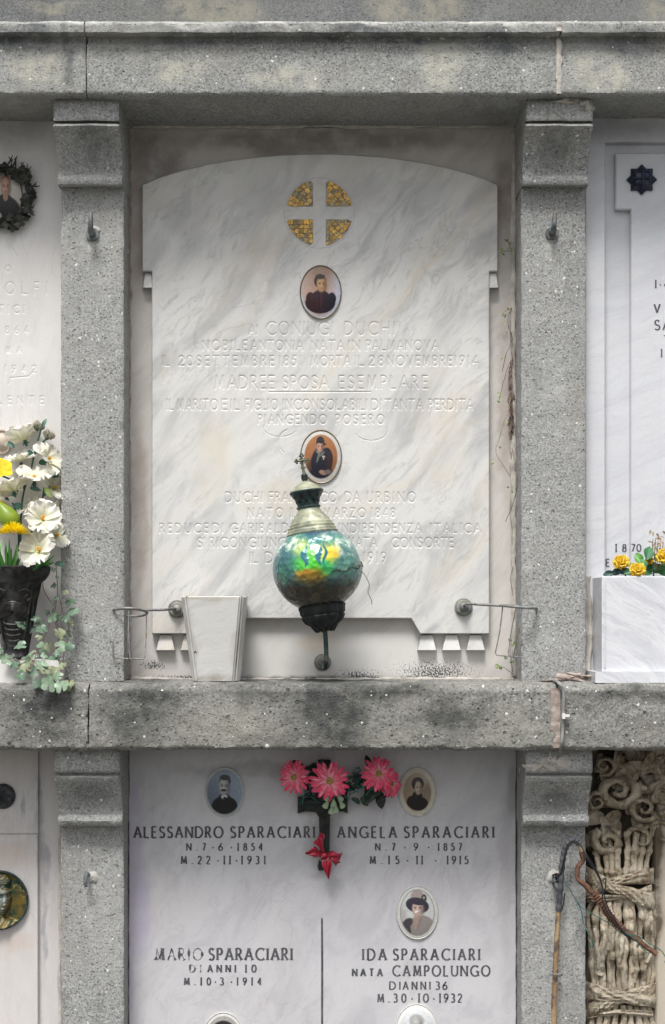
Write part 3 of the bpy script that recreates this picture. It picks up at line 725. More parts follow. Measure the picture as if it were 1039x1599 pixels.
# ================================================================== OBJECTS
# ------------------------------------------------------------------ iron hooks
M_iron = metal_mat('weathered_iron', (.10,.115,.125), (.19,.21,.22), (.16,.12,.09), .6, .4)
M_wire = metal_mat('grey_wire', (.16,.17,.17), (.28,.29,.29), (.2,.15,.11), .6, .4, 120)
M_fix = simple_mat('hook_cement', (.36,.36,.33), (.48,.475,.44), .95, 80, .6, .1)
def hook(cx, cy, label, stub=False):
    b = V(cx, cy, .1); e = empty('hook', b, label, 'hook', 'iron hooks set in the pilasters')
    k = S*.97; mb = MB(); rough_patch(mb, cx+(3 if not stub else 4), cy+2, 10, 10, .0995, .005, seed=cx*.1); mb.build('cement_collar', M_fix, e)
    mb = MB()
    if stub:
        mb.tube([b+Vector((0,.01,0)), b+Vector((-.003,-.012,.006)), b+Vector((-.004,-.022,.004)), b+Vector((-.004,-.026,-.008)), b+Vector((-.003,-.024,-.016))], [.0035,.004,.004,.0038,.003], 10)
    else:
        mb.tube([b+Vector((0,.01,-.004)), b+Vector((0,-.008,-.006)), b+Vector((0,-.02,-.008)), b+Vector((0,-.028,-.004)), b+Vector((.0005,-.031,.006)), b+Vector((.001,-.031,.016)), b+Vector((.0012,-.030,.024))], [.0065,.0065,.006,.0055,.0048,.0042,.0036], 12)
        mb.lathe([(0.0001,.002),(.012,.002),(.0125,-.001),(.012,-.006),(.008,-.009),(.0001,-.0095)], Matrix.Translation(b+Vector((0,-.003,-.008))) @ Matrix.Rotation(R(-90), 4, 'X') @ Matrix.Scale(-1, 4, (0,0,1)), 20)
    mb.build('iron_hook', M_iron, e)
hook(145, 360, 'small upturned iron hook on the upper left pilaster below its capital')
hook(862, 358, 'small upturned iron hook on the upper right pilaster below its capital')
hook(140, 1368, 'short iron hook stub in pale cement on the lower left pilaster', True)

# ------------------------------------------------------------------ enamel portraits
def ov(u, v, cx, cy, rx, ry, soft=.12, rot=0):
    a = R(rot); x = (u-cx)*math.cos(a)+(v-cy)*math.sin(a); y = -(u-cx)*math.sin(a)+(v-cy)*math.cos(a)
    q = math.hypot(x/rx, y/ry); return min(1, max(0, (1-q)/soft+.5))
def mixc(a, b, t): return tuple(a[i]*(1-t)+b[i]*t for i in range(3))
def face(c, u, v, cx, cy, rx, ry, skin, hair, turn=0.0):
    """generic painted face: cx,cy centre, v grows downward"""
    c = mixc(c, tuple(q*.62 for q in skin), ov(u, v, cx, cy, rx, ry, .2))
    c = mixc(c, skin, ov(u, v, cx-rx*.18, cy-ry*.05, rx*.72, ry*.85, .8)); c = mixc(c, tuple(q*.4 for q in skin), ov(u, v, cx+rx*.85, cy+ry*.2, rx*.4, ry*.7, .9)*.6)
    for s_ in (-1, 1):
        ex = cx+s_*rx*.42+turn*rx*.15; c = mixc(c, tuple(q*.22 for q in skin), ov(u, v, ex, cy-ry*.08, rx*.25, ry*.10, .6)*.9)
        c = mixc(c, tuple(q*.35 for q in skin), ov(u, v, ex, cy-ry*.26, rx*.30, ry*.06, .6)*.7)
    nx = cx+turn*rx*.2; c = mixc(c, tuple(q*.55 for q in skin), ov(u, v, nx+rx*.12, cy+ry*.12, rx*.09, ry*.24, .6)*.6)
    c = mixc(c, tuple(min(1, q*1.25) for q in skin), ov(u, v, nx, cy+ry*.12, rx*.09, ry*.22, .6)*.5)
    c = mixc(c, tuple(q*.5 for q in (skin[0]*1.1, skin[1]*.8, skin[2]*.8)), ov(u, v, nx, cy+ry*.5, rx*.30, ry*.07, .5)*.9)
    return c
def p_widow(u, v):
    c = mixc((.55,.36,.30), (.30,.22,.16), min(1, max(0, -v*.9+.1))); c = mixc(c, (.60,.64,.74), min(1, max(0, (u-.2)*1.2+v*.3)))
    c = mixc(c, (.62,.52,.46), min(1, max(0, -u*1.1-.3)))
    c = mixc(c, (.56,.62,.70), min(1, max(0, (math.hypot(u, v)-.84)*7)) if v > .1 else 0)
    b = max(ov(u, v, -.02, .42, .76, .42, .06), ov(u, v, 0, .28, .5, .36, .08), ov(u, v, -.52, .24, .22, .24, .1), ov(u, v, .56, .26, .22, .24, .1), ov(u,v,.02,-.02,.19,.2,.1))
    c = mixc(c, mixc((.055,.015,.022), (.012,.012,.04), min(1, max(0, u+.3))), b)
    c = mixc(c, (.11,.03,.045), min(1, ov(u, v, .02, .3, .05, .35, .6)*.7+ov(u, v, -.2, .4, .04, .3, .6)*.5+ov(u, v, -.42, .3, .05, .2, .8)*.4)*b)
    c = mixc(c, (.05,.04,.03), ov(u, v, -.03, -.42, .30, .27, .12))
    c = face(c, u, v, .04, -.30, .235, .30, (.56,.36,.20), None, .3)
    return mixc(c, (.06,.05,.04), ov(u, v, -.02, -.60, .24, .10, .3))
def p_soldier(u, v):
    q = math.hypot(u/.83, v/.86)
    c = mixc((.40,.19,.08), (.24,.13,.07), min(1, max(0, v+.1))); c = mixc(c, (.16,.07,.05), ov(u, v, -.4, .6, .4, .5, .5))
    b = max(ov(u, v, 0, .25, .5, .62, .1), ov(u, v, 0, .75, .62, .45, .1), ov(u, v, .3, .1, .3, .45, .1))
    c = mixc(c, (.018,.02,.038), b); c = mixc(c, (.07,.03,.025), ov(u, v, .42, .3, .14, .4, .5)*.8)
    c = mixc(c, (.20,.21,.20), max(ov(u, v, -.13, .0, .05, .26, .4, 20), ov(u, v, .05, -.1, .16, .04, .4, -35), ov(u, v, -.17, -.16, .12, .04, .4, 35)))
    c = mixc(c, (.5,.45,.35), ov(u, v, .13, .0, .08, .04, .3)+ov(u, v, .13, .08, .035, .04, .3))
    c = mixc(c, (.42,.28,.22), ov(u, v, .1, .62, .2, .09, .3, 12)); c = mixc(c, (.22,.18,.17), ov(u, v, .35, .6, .18, .09, .4))
    c = mixc(c, (.02,.018,.024), ov(u, v, -.03, -.55, .21, .24, .1)); c = mixc(c, (.03,.02,.02), ov(u, v, .1, -.49, .17, .045, .2, 8))
    c = face(c, u, v, -.05, -.38, .16, .23, (.50,.32,.26), None, .3) if v > -.52 else c
    return mixc(c, (.62,.61,.57), min(1, max(0, (q-.97)*16)))
def p_moustache(u, v):
    c = mixc((.30,.36,.44), (.17,.21,.27), min(1, max(0, v*.6+.4-u*.3))); c = mixc(c, (.48,.56,.66), min(1, max(0, (u*.7+.2)))*.5)
    b = max(ov(u, v, 0, .58, .68, .42, .08), ov(u, v, -.02, .35, .36, .3, .1)); c = mixc(c, (.016,.017,.022), b)
    c = mixc(c, (.62,.66,.70), ov(u, v, -.02, .19, .17, .10, .2)); c = mixc(c, (.02,.02,.025), ov(u, v, .02, .25, .1, .05, .2))
    c = mixc(c, (.022,.022,.025), ov(u, v, .02, -.46, .31, .26, .12))
    c = face(c, u, v, -.02, -.24, .27, .36, (.52,.52,.53), None, -.2)
    c = mixc(c, (.03,.03,.03), ov(u, v, -.05, -.08, .15, .05, .4)); c = mixc(c, (.025,.025,.028), ov(u, v, .02, -.62, .27, .12, .25))
    return mixc(c, (.50,.54,.57), min(1, max(0, (math.hypot(u, v)-.90)*14)))
def p_angela(u, v):
    q = math.hypot(u/.8, v/.84)
    c = mixc((.42,.33,.24), (.58,.50,.40), min(1, max(0, u+.4))); c = mixc(c, (.20,.15,.10), ov(u, v, .55, .1, .3, .5, .8)*.6)
    b = max(ov(u, v, .05, .48, .55, .30, .1), ov(u, v, .0, .2, .30, .26, .1), ov(u, v, -.3, .4, .3, .25, .15)); c = mixc(c, (.022,.018,.016), b)
    c = mixc(c, (.02,.017,.015), ov(u, v, .02, -.36, .34, .28, .12)); c = face(c, u, v, .06, -.17, .20, .28, (.60,.50,.40), None, .3)
    return mixc(c, (.66,.63,.54), min(1, max(0, (q-.94)*14)))
def p_hat(u, v):
    q = math.hypot(u/.84, v/.88)
    v += .13; c = (.62,.64,.63); c = mixc(c, (.42,.38,.36), ov(u, v, -.75, .2, .2, .3, .8)*.5)
    c = mixc(c, (.36,.33,.31), max(ov(u, v, .3, .75, .58, .5, .08), ov(u, v, -.25, .8, .6, .45, .08)))
    c = mixc(c, (.10,.085,.10), max(ov(u, v, -.5, .55, .3, .18, .3, -30), ov(u, v, -.42, .75, .09, .4, .3, -15)))
    c = mixc(c, (.44,.34,.30), ov(u, v, -.02, .42, .18, .36, .2, 12)); c = mixc(c, (.22,.20,.20), ov(u, v, .12, .5, .03, .35, .5, 25)*.7)
    c = mixc(c, (.42,.36,.33), ov(u, v, 0, -.46, .34, .30, .08)); c = mixc(c, (.055,.045,.07), ov(u, v, 0, -.15, .58, .30, .08, 8)*(1 if v < .18 else .9))
    c = mixc(c, (.09,.07,.08), ov(u, v, .33, -.42, .14, .16, .3)); c = mixc(c, (.5,.5,.45), ov(u, v, .33, -.44, .04, .05, .3))
    c = face(c, u, v, .02, -.02, .27, .30, (.66,.52,.46), None, -.25)
    c = mixc(c, (.055,.045,.07), ov(u, v, -.02, -.29, .42, .13, .15, 8)); c = mixc(c, (.85,.8,.76), ov(u, v, -.04, .1, .1, .035, .3, -8))
    c = mixc(c, (.66,.66,.63), min(1, max(0, (q-.965)*24)))
    return mixc(c, (.24,.20,.19), max(0, 1-abs(q-1.0)*30))
def p_oldlady(u, v):
    c = mixc((.58,.55,.50), (.42,.38,.34), ov(u, v, -.5, .3, .5, .6, .8))
    c = mixc(c, (.018,.014,.020), max(ov(u, v, 0, .72, 1.0, .78, .08), ov(u, v, 0, .25, .5, .4, .08)))
    c = mixc(c, (.44,.28,.21), ov(u, v, .04, -.05, .15, .2, .2)); c = mixc(c, (.55,.53,.50), ov(u, v, -.3, .72, .09, .2, .3, -40))
    c = mixc(c, (.34,.20,.11), ov(u, v, .04, -.58, .33, .27, .1)); return face(c, u, v, .04, -.40, .28, .37, (.54,.34,.25), None, .1)
def p_veil(u, v):
    q = math.hypot(u, v); c = (.40,.38,.36)
    c = mixc(c, (.02,.02,.022), ov(u, v, 0, .1, .78, .80, .06)); c = mixc(c, (.45,.42,.40), ov(u, v, 0, .2, .48, .66, .06)); c = mixc(c, (.05,.05,.05), ov(u, v, 0, -.34, .5, .18, .2))
    c = face(c, u, v, 0, .12, .38, .5, (.5,.46,.42), None, 0); return mixc(c, (.70,.70,.69), min(1, max(0, (q-.86)*20)))
def p_pale(u, v):
    q = math.hypot(u/.88, v/.9); c = (.66,.68,.69); c = mixc(c, (.40,.40,.41), ov(u, v, 0, -.38, .36, .26, .3)); c = face(c, u, v, 0, -.15, .26, .34, (.55,.54,.53), None, 0)
    c = mixc(c, (.22,.22,.24), ov(u, v, 0, .7, .7, .5, .1)); return mixc(c, (.74,.74,.72), min(1, max(0, (q-.95)*20)))
M_enamel = attr_mat('enamel_portrait', .28, .12, spec=.25, bump=.03, var=.25, sc=900)
M_brass = metal_mat('dull_brass_rim', (.26,.20,.12), (.16,.13,.10), None, .45, .6)
M_ceram = simple_mat('white_ceramic_rim', (.62,.62,.58), (.72,.72,.69), .2, 60, .03)
def portrait(cx, cy, rx, ry, d, fn, label, rim='ceramic', dome=.006):
    e = empty('oval_portrait', V(cx, cy, d), label, 'portrait', 'oval enamel portraits on the slabs')
    mb = MB(); nr, na = 44, 110; P = []; C = []
    for i in range(nr+1):
        q = i/nr
        P.append([V(cx+rx*q*math.cos(2*math.pi*k/na), cy+ry*q*math.sin(2*math.pi*k/na), d+.0025+dome*(1-q*q)) for k in range(na+1)])
        C.append([tuple(max(0, min(1, x))**1.22*(1+.14*noise.noise(Vector((q*math.cos(2*math.pi*k/na)*7, q*math.sin(2*math.pi*k/na)*9, cx)))) for x in fn(q*math.cos(2*math.pi*k/na), q*math.sin(2*math.pi*k/na))) for k in range(na+1)])
    mb.grid(P, cols=C); mb.build('picture', M_enamel, e)
    mb = MB(); pr = [(1.0,.0001),(1.035,.0001),(1.04,.0025),(1.02,.0042),(1.0,.0032)] if rim != 'brass' else [(1.0,.0001),(1.05,.0001),(1.055,.002),(1.03,.004),(1.0,.003)]
    mb.grid([[V(cx+rx*a*math.cos(2*math.pi*k/90), cy+ry*a*math.sin(2*math.pi*k/90), d+h) for a, h in pr] for k in range(90)], closed_u=True)
    mb.build('rim', M_brass if rim == 'brass' else M_ceram, e)
portrait(501, 456, 31, 40, .0205, p_widow, 'oval enamel portrait of a grey haired woman in dark dress, below the gold mosaic cross', 'brass')
portrait(501.5, 713, 31, 40, .0205, p_soldier, 'oval portrait of a man in dark jacket and cap, behind the lantern cross', 'brass')
portrait(351, 1237, 29.5, 37, .0305, p_moustache, 'oval blue grey portrait of a man with moustache, upper left of the family slab')
portrait(652, 1237, 28, 37, .0305, p_angela, 'oval sepia portrait of a dark haired woman with cream border, right of the pink flowers')
portrait(652, 1425, 31.5, 40.5, .0305, p_hat, 'oval portrait of a smiling woman in a wide dark brimmed hat', dome=.007)
portrait(349, 1621, 31, 39, .0305, p_veil, 'oval portrait with black band round the head, cut by the bottom edge at left')
portrait(651, 1609, 32, 40, .0305, p_pale, 'very pale white oval portrait, cut by the bottom edge at right', dome=.012)

# ------------------------------------------------------------------ leaves and petals
def frame(n, up=Vector((0,0,1)), roll=0):
    n = n.normalized(); x = up.cross(n); x = x.normalized() if x.length > 1e-4 else Vector((1,0,0)); y = n.cross(x)
    M = Matrix((x, y, n)).transposed().to_4x4(); return M @ Matrix.Rotation(roll, 4, 'Z')
def petal(mb, M, L, W, shape='oval', cup=.2, bend=.2, nu=8, nv=7, c0=(1,1,1), c1=(1,1,1), ruffle=0, seed=0, cmid=None, notch=0):
    """petal along +X of M, normal +Z"""
    P = []; C = []
    for i in range(nu+1):
        t = i/nu
        if shape == 'oval': w_ = W*math.sin(math.pi*min(1, .06+.94*t))**.75
        elif shape == 'strap': w_ = W*(.45+.55*min(1, t*2))*(1 if t < .8 else math.sqrt(max(0, 1-((t-.8)/.205)**2)))
        elif shape == 'fan': w_ = W*(.10+.90*t**.8)*(1 if t < .75 else math.sqrt(max(.0, 1-((t-.75)/.27)**2)))
        elif shape == 'blade': w_ = W*(1-t)**.6*(.6+.4*min(1, t*4))
        elif shape == 'heart': w_ = W*(math.sin(math.pi*t**.55))**.8 if 0 < t < 1 else 0
        row = []; cr = []
        for j in range(nv+1):
            s_ = j/nv*2-1; x = L*t-notch*L*(abs(s_) if shape == 'heart' else 0)*(1-t)*.5; y = w_*s_
            z = cup*W*(s_*s_)*math.sin(math.pi*min(1, t+.15))+bend*L*t*t
            if ruffle: z += ruffle*W*math.sin(s_*7+seed*3)*t*t+ruffle*W*.7*noise.noise(Vector((t*3, s_*2, seed)))*t
            row.append(M @ Vector((x, y, z)))
            c = mixc(c0, c1, t)
            if cmid: c = mixc(c, cmid, max(0, 1-abs(s_)*4)*.7)
            b = 1+.22*noise.noise(Vector((t*2, s_*5, seed*1.3))); cr.append(tuple(q*b for q in c))
        P.append(row); C.append(cr)
    mb.grid(P, cols=C)
M_petal = attr_mat('cloth_petal', .65, 0, .25, .15, trans=.25)
M_leaf = attr_mat('leaf_surface', .5, .1, .4, .2, trans=.15, var=.2)
M_stem = simple_mat('green_stem', (.03,.09,.07), (.06,.16,.10), .5)
M_twig = simple_mat('brown_twig', (.13,.08,.06), (.22,.15,.11), .8)

def lobed_leaf(mb, p, n, size, roll, col, lobes=3, seed=0):
    M = Matrix.Translation(p) @ frame(n, roll=roll); k = 22; P = []; C = []
    for i in range(k+1):
        a = -math.pi*.93+2*math.pi*.93*i/k
        r_ = size*(.74+.26*abs(math.cos(a*lobes/2))**1.2)*(1.05 if abs(a) < .5 else .9)*(1+.08*noise.noise(Vector((a*2, seed, 1))))
        row = []; cr = []
        for j in range(5):
            q = j/4*r_; x = q*math.cos(a)+size*.25; y = q*math.sin(a)
            row.append(M @ Vector((x, y, size*(.18*(j/4)**2*math.sin(a*2+seed)-.25*(x/size)**2*.6)))); b = 1-.25*(j == 0)+.2*noise.noise(Vector((x*90, y*90, seed))); 
            cr.append(tuple(c*b for c in (mixc(col, tuple(min(1, c*1.5) for c in col), .6*max(0, 1-abs(math.sin(a*lobes/2))*3)*(j < 4)))))
        P.append(row); C.append(cr)
    mb.grid(P, cols=C)

# ------------------------------------------------------------------ the lantern
M_cap = metal_mat('verdigris_cap', (.36,.37,.26), (.20,.22,.17), (.50,.50,.38), .55, .35, 45)
M_dark = metal_mat('blackened_bronze', (.005,.006,.007), (.014,.016,.018), (.02,.03,.03), .55, .2, 90, .6)
M_teal = metal_mat('teal_bronze', (.015,.03,.032), (.035,.07,.07), (.10,.09,.06), .45, .45, 100, .4)
LD = .165; base = V(508, 984, LD); kL = S*(1-LD/D)
axis = Vector((-.135, .06, 1)).normalized()
LM = Matrix.Translation(base) @ axis.to_track_quat('Z', 'X').to_matrix().to_4x4()
def h_at(py): return (984-py)*kL/axis.z
lan = empty('lantern', V(504,1034,.0), 'green and blue iridescent glass globe lantern with small cross on an iron bracket', 'lantern')
# bracket rod and rosette
mb = MB(); mb.tube(smooth_path([V(504,1034,.004), V(505,1036,.05), V(506.5,1041,.10), V(508,1043,.14), V(509.5,1036,.162), V(509.8,1020,.165), V(509,1000,.165), base+axis*.004]), .0044, 14)
mb.build('bracket_arm', M_teal, lan)
M_ros = metal_mat('greyish_rosette', (.20,.20,.18), (.30,.30,.27), (.14,.16,.16), .6, .3)
def rosette(cx, cy, d, r_, parent, mat):
    mb = MB(); mb.lathe([(r_,0),(r_,.003),(r_*.92,.005),(r_*.85,.0045),(r_*.78,.009),(r_*.6,.010),(r_*.52,.0095),(r_*.45,.015),(r_*.2,.018),(0.0001,.0182)], Matrix.Translation(V(cx, cy, d)) @ Matrix.Rotation(R(90), 4, 'X'), 32); return mb.build('rosette', mat, parent)
rosette(504, 1034, .0005, .0165, lan, M_ros)
# scalloped base cup
k = kL
def scal(r_, h, a): return (r_*(1+.05*math.cos(a*12)+(.06*math.cos(a*12) if h < .018 else 0)), h+(.0035*math.cos(a*12) if h < .006 else 0))
mb = MB(); mb.lathe([(.001,.004),(13*k,.002),(16*k,.0),(19*k,3*k),(20*k,8*k),(27*k,13*k),(32*k,19*k),(33*k,22*k),(31.5*k,24*k),(34*k,27*k),(34.5*k,33*k),(36*k,38*k),(34*k,40*k),(32*k,36*k),(30*k,32*k),(.001,30*k)], LM, 96, scal); mb.build('base_cup', M_dark, lan)
# glass globe
gh = h_at(888); gr = 69*k
t = NT('iridescent_glass')
loc = t.mapv(loc=tuple(-(base+axis*gh)), vec=t.pos); loc = t.mapv(vec=loc, scale=(1/gr,)*3); wv = t.warp(2.4, .5, loc); x_, y_, z_ = t.sep(wv)[0:3]
fac = t.math('MULTIPLY', y_, -1)
sp = t.noise(3.2, 4, .6, vec=loc)
c = t.mix(t.rng(z_, -.7, .8), (.02,.09,.05), (.05,.21,.20))
c = t.mix(t.rng(t.noise(2.2, 5, .6, vec=t.mapv(loc=(4,2,3), vec=loc)), .42, .64, 0, .8), c, (.04,.13,.17))
c = t.mix(t.rng(z_, .66, .86), c, (.02,.07,.12))
c = t.mix(t.rng(sp, .50, .68, 0, .75), c, (.12,.36,.20))
c = t.mix(t.math('MULTIPLY', t.rng(x_, .3, .8), .5), c, (.14,.30,.27))
c = t.mix(t.math('MULTIPLY', t.math('MULTIPLY', t.rng(z_, .2, .5), t.rng(z_, .85, .6)), t.rng(t.noise(4.5, 4, .6, vec=t.mapv(loc=(1,1,8), vec=loc)), .46, .62)), c, (.62,.72,.64))  # pale upper patches paint a bright highlight into the glass colour
def zone(cx, cz, rx, rz, e=.7, warp_=.35, wsc=3.5):
    vv = t.warp(wsc, warp_, loc); m = t.mapv(vec=vv, loc=(-cx/rx, 0, -cz/rz), scale=(1/rx, 0, 1/rz)); l = t.n('ShaderNodeVectorMath'); l.operation = 'LENGTH'; t.put(l.inputs[0], m)
    return t.math('MULTIPLY', t.rng(l.outputs['Value'], 1.0, 1-e), t.rng(fac, 0, .35))
c = t.mix(t.math('MULTIPLY', zone(-.08,.10,.62,.50,.7), .95), c, (.05,.50,.01))
c = t.mix(t.math('MULTIPLY', zone(.26,.34,.34,.30,.8), .9), c, (.70,.66,.02))
c = t.mix(t.math('MULTIPLY', zone(-.35,.45,.26,.3,.9), .6), c, (.55,.62,.10))
c = t.mix(t.math('MULTIPLY', zone(.34,.30,.15,.14,.9), .7), c, (.80,.36,.02))
c = t.mix(t.math('MULTIPLY', zone(-.12,-.20,.48,.24,.6), .95), c, (.22,.13,.01))
c = t.mix(t.math('MULTIPLY', zone(-.26,-.10,.30,.12,.7), .8), c, (.50,.24,.01))
c = t.mix(t.math('MULTIPLY', zone(.22,.0,.22,.16,.7), .7), c, (.03,.34,.10))
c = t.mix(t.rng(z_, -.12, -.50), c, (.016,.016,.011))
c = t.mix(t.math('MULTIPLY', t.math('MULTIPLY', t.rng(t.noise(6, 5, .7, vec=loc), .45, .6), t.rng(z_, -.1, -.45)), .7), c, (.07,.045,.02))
# teal flame-like painted strokes
for (fx, fz, fw, fh, ph) in ((-.26,.25,.075,.30,0), (.06,.27,.07,.26,1.2), (.18,.30,.035,.36,2.4)):
    xx, yy, zz = t.sep(loc)[0:3]
    wob = t.math('MULTIPLY', t.math('SINE', t.math('ADD', t.math('MULTIPLY', zz, 16), ph)), .035)
    dx = t.math('ABSOLUTE', t.math('SUBTRACT', t.math('SUBTRACT', xx, fx), wob))
    dz = t.math('ABSOLUTE', t.math('SUBTRACT', zz, fz))
    wd = t.math('MULTIPLY', t.rng(dz, fh, 0), fw)
    m = t.math('MULTIPLY', t.rng(t.math('SUBTRACT', dx, wd), .02, -.015), t.rng(fac, 0, .3))
    m = t.math('MULTIPLY', m, t.rng(dz, fh, fh*.7))
    c = t.mix(m, c, (.004,.12,.18))
vd, vc = t.voro(8, loc, out='both')
v2_, c2_ = t.voro(5, t.warp(3, .3, loc), out='both'); c = t.mix(t.math('MULTIPLY', t.sepc(c2_)[0], .12), c, t.mix(.5, c, (.5,.6,.5), 'SCREEN'))
t.bump(t.math('ADD', t.math('MULTIPLY', vd, 1.0), t.math('MULTIPLY', t.noise(60, 3, .6, vec=loc), .06)), .55, .004)
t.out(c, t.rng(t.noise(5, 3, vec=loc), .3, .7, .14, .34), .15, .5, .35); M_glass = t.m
t.b.inputs['Coat Roughness'].default_value = .08
mb = MB(); prof = []
for i in range(50):
    a = R(-62+(62+58)*i/49); prof.append((gr*math.cos(a)*(1.0), gh+gr*.97*math.sin(a)))
def dent(r_, h, a):
    return (r_*(1+.008*noise.noise(Vector((math.cos(a)*3, math.sin(a)*3, h*40)))), h)
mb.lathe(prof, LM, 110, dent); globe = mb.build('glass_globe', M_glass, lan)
# broken shard standing proud on the right lower side
mb = MB(); P = []; GC = LM @ Vector((0,0,gh))
for i in range(13):
    az = -72+95*i/12; row = []; top = -6+14*i/12+2.5*math.sin(i*1.9); q = gr*(1.004+.055*max(0, (az+60)/80))
    for j in range(11):
        el = R(-50+(50+top)*j/10); row.append(GC+Vector((math.cos(el)*math.cos(R(az)), math.cos(el)*math.sin(R(az)), math.sin(el)*.97))*q*(1-.05*(1-j/10)))
    P.append(row)
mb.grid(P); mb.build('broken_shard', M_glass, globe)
mb = MB(); mb.tube([r_[-1]+Vector((0,-.0006,.0006)) for r_ in P], [.0005+.0006*(i % 2) for i in range(13)], 6); mb.build('crack_edge', simple_mat('crack_dark', (.02,.02,.015), (.06,.045,.02), .6), globe)
# crown: lower cap, neck, pierced vent, dome, finial, cross
hc = h_at(832)
mb = MB(); mb.lathe([(36*k,hc-.008),(40.5*k,hc-.004),(41*k,hc),(38.5*k,hc+2*k),(38.5*k,hc+5*k),(36.5*k,hc+7*k),(36.8*k,hc+10*k),(34*k,hc+11.5*k),(33.5*k,hc+15*k),(31*k,hc+16.5*k),(30.3*k,hc+20*k),(28*k,hc+23.5*k),(24.5*k,hc+27*k),(21*k,hc+31*k),(18.5*k,hc+35*k),(17.2*k,hc+38*k),(17*k,hc+42*k)], LM, 72); mb.build('cap', M_cap, lan)
hv = hc+40*k
mb = MB(); mb.lathe([(17.5*k,hv-1*k),(19*k,hv),(19*k,hv+2*k),(17*k,hv+3*k),(18*k,hv+9*k),(21*k,hv+16*k),(26*k,hv+23*k),(27*k,hv+25*k),(26.5*k,hv+26.5*k),(25*k,hv+26*k)], LM, 64); vent = mb.build('vent_crown', M_teal, lan)
M_black = simple_mat('black_hole', (.004,.004,.004), (.008,.008,.008), .9)
mb = MB()
for i in range(20):
    a = 2*math.pi*i/20; up = i % 2; r_ = (22.3 if up else 18.6)*k; h = hv+(17.5 if up else 9.5)*k; nrm = Vector((math.cos(a), math.sin(a), -.4)).normalized()
    C0 = Vector((r_*math.cos(a), r_*math.sin(a), h))+nrm*.0004; F = frame(nrm)
    mb.add([LM @ (C0+F @ Vector((2.3*k*math.cos(q*math.pi/5), 2.6*k*math.sin(q*math.pi/5), 0))) for q in range(10)], [tuple(range(10))])
mb.build('vent_holes', M_black, vent, smooth=False)
hd = hv+26*k
mb = MB(); mb.lathe([(25.5*k,hd-.001),(25.5*k,hd+1*k),(24*k,hd+3*k),(19*k,hd+7*k),(18*k,hd+9*k),(12*k,hd+12.5*k),(6*k,hd+15.5*k),(3*k,hd+17*k)], LM, 56); mb.build('dome', M_cap, lan)
hf_ = hd+16*k
mb = MB(); mb.lathe([(3*k,hf_),(4*k,hf_+1*k),(5.6*k,hf_+5*k),(5.6*k,hf_+7*k),(4.4*k,hf_+7.6*k),(5.2*k,hf_+8.6*k),(4.8*k,hf_+11*k),(2.4*k,hf_+13*k),(2*k,hf_+15*k)], LM, 24); fin = mb.build('finial', M_teal, lan)
mb = MB(); h0 = hf_+13*k
M_cross = metal_mat('aged_brass_cross', (.08,.085,.06), (.17,.16,.10), (.03,.06,.06), .45, .55, 120, .5)
CR = LM
def lobe(x, z, r_): 
    mb.lathe([(0.0001,-r_*.55),(r_*.6,-r_*.45),(r_,0),(r_*.6,r_*.45),(0.0001,r_*.55)], CR @ Matrix.Translation((x, 0, z)) @ Matrix.Rotation(R(90), 4, 'X'), 12)
# LM's x axis direction is checked so the cross arms face the camera
mb.tube([CR @ Vector((0,0,h0)), CR @ Vector((0,0,h0+9*k)), CR @ Vector((0,0,h0+27*k))], [2.6*k,1.5*k,1.4*k], 8)
XA = (LM.to_3x3().inverted() @ Vector((1, .25, .04))); XA.z = 0; XA.normalize()
hx = h0+20*k
mb.tube([CR @ (XA*(-9*k)+Vector((0,0,hx))), CR @ (XA*(9*k)+Vector((0,0,hx)))], 1.5*k, 8)
def lobe2(off, z, r_): 
    c0 = CR @ (XA*off+Vector((0,0,z))); bmv = []
    mb.lathe([(0.0001,-r_),(r_*.7,-r_*.7),(r_,0),(r_*.7,r_*.7),(0.0001,r_)], Matrix.Translation(c0), 10)
for s_ in (-1, 1):
    lobe2(s_*11.3*k, hx, 2.1*k); lobe2(s_*9.2*k, hx+2.6*k, 1.9*k); lobe2(s_*9.2*k, hx-2.6*k, 1.9*k)
    lobe2(s_*2.7*k, h0+28*k, 1.9*k); lobe2(s_*2.6*k, h0+9*k, 1.6*k); lobe2(s_*3.4*k, hx+3.2*k, 1.3*k); lobe2(s_*3.4*k, hx-3.2*k, 1.3*k)
lobe2(0, h0+31*k, 2.3*k); lobe2(0, hx, 2.8*k)
mb.build('cross', M_cross, fin)
# dry tendril caught on the shard
mb = MB(); mb.tube(smooth_path([V(560,886,.19), V(566,893,.17), V(573,903,.15), V(577,914,.13), V(575,925,.12), V(580,936,.10), V(581,944,.09)]), .0007, 5)
tag(mb.build('dry_tendril', simple_mat('dry_straw', (.42,.30,.18), (.55,.42,.28), .8), None), 'thin dry brown tendril hanging from the right side of the glass globe', 'twig')

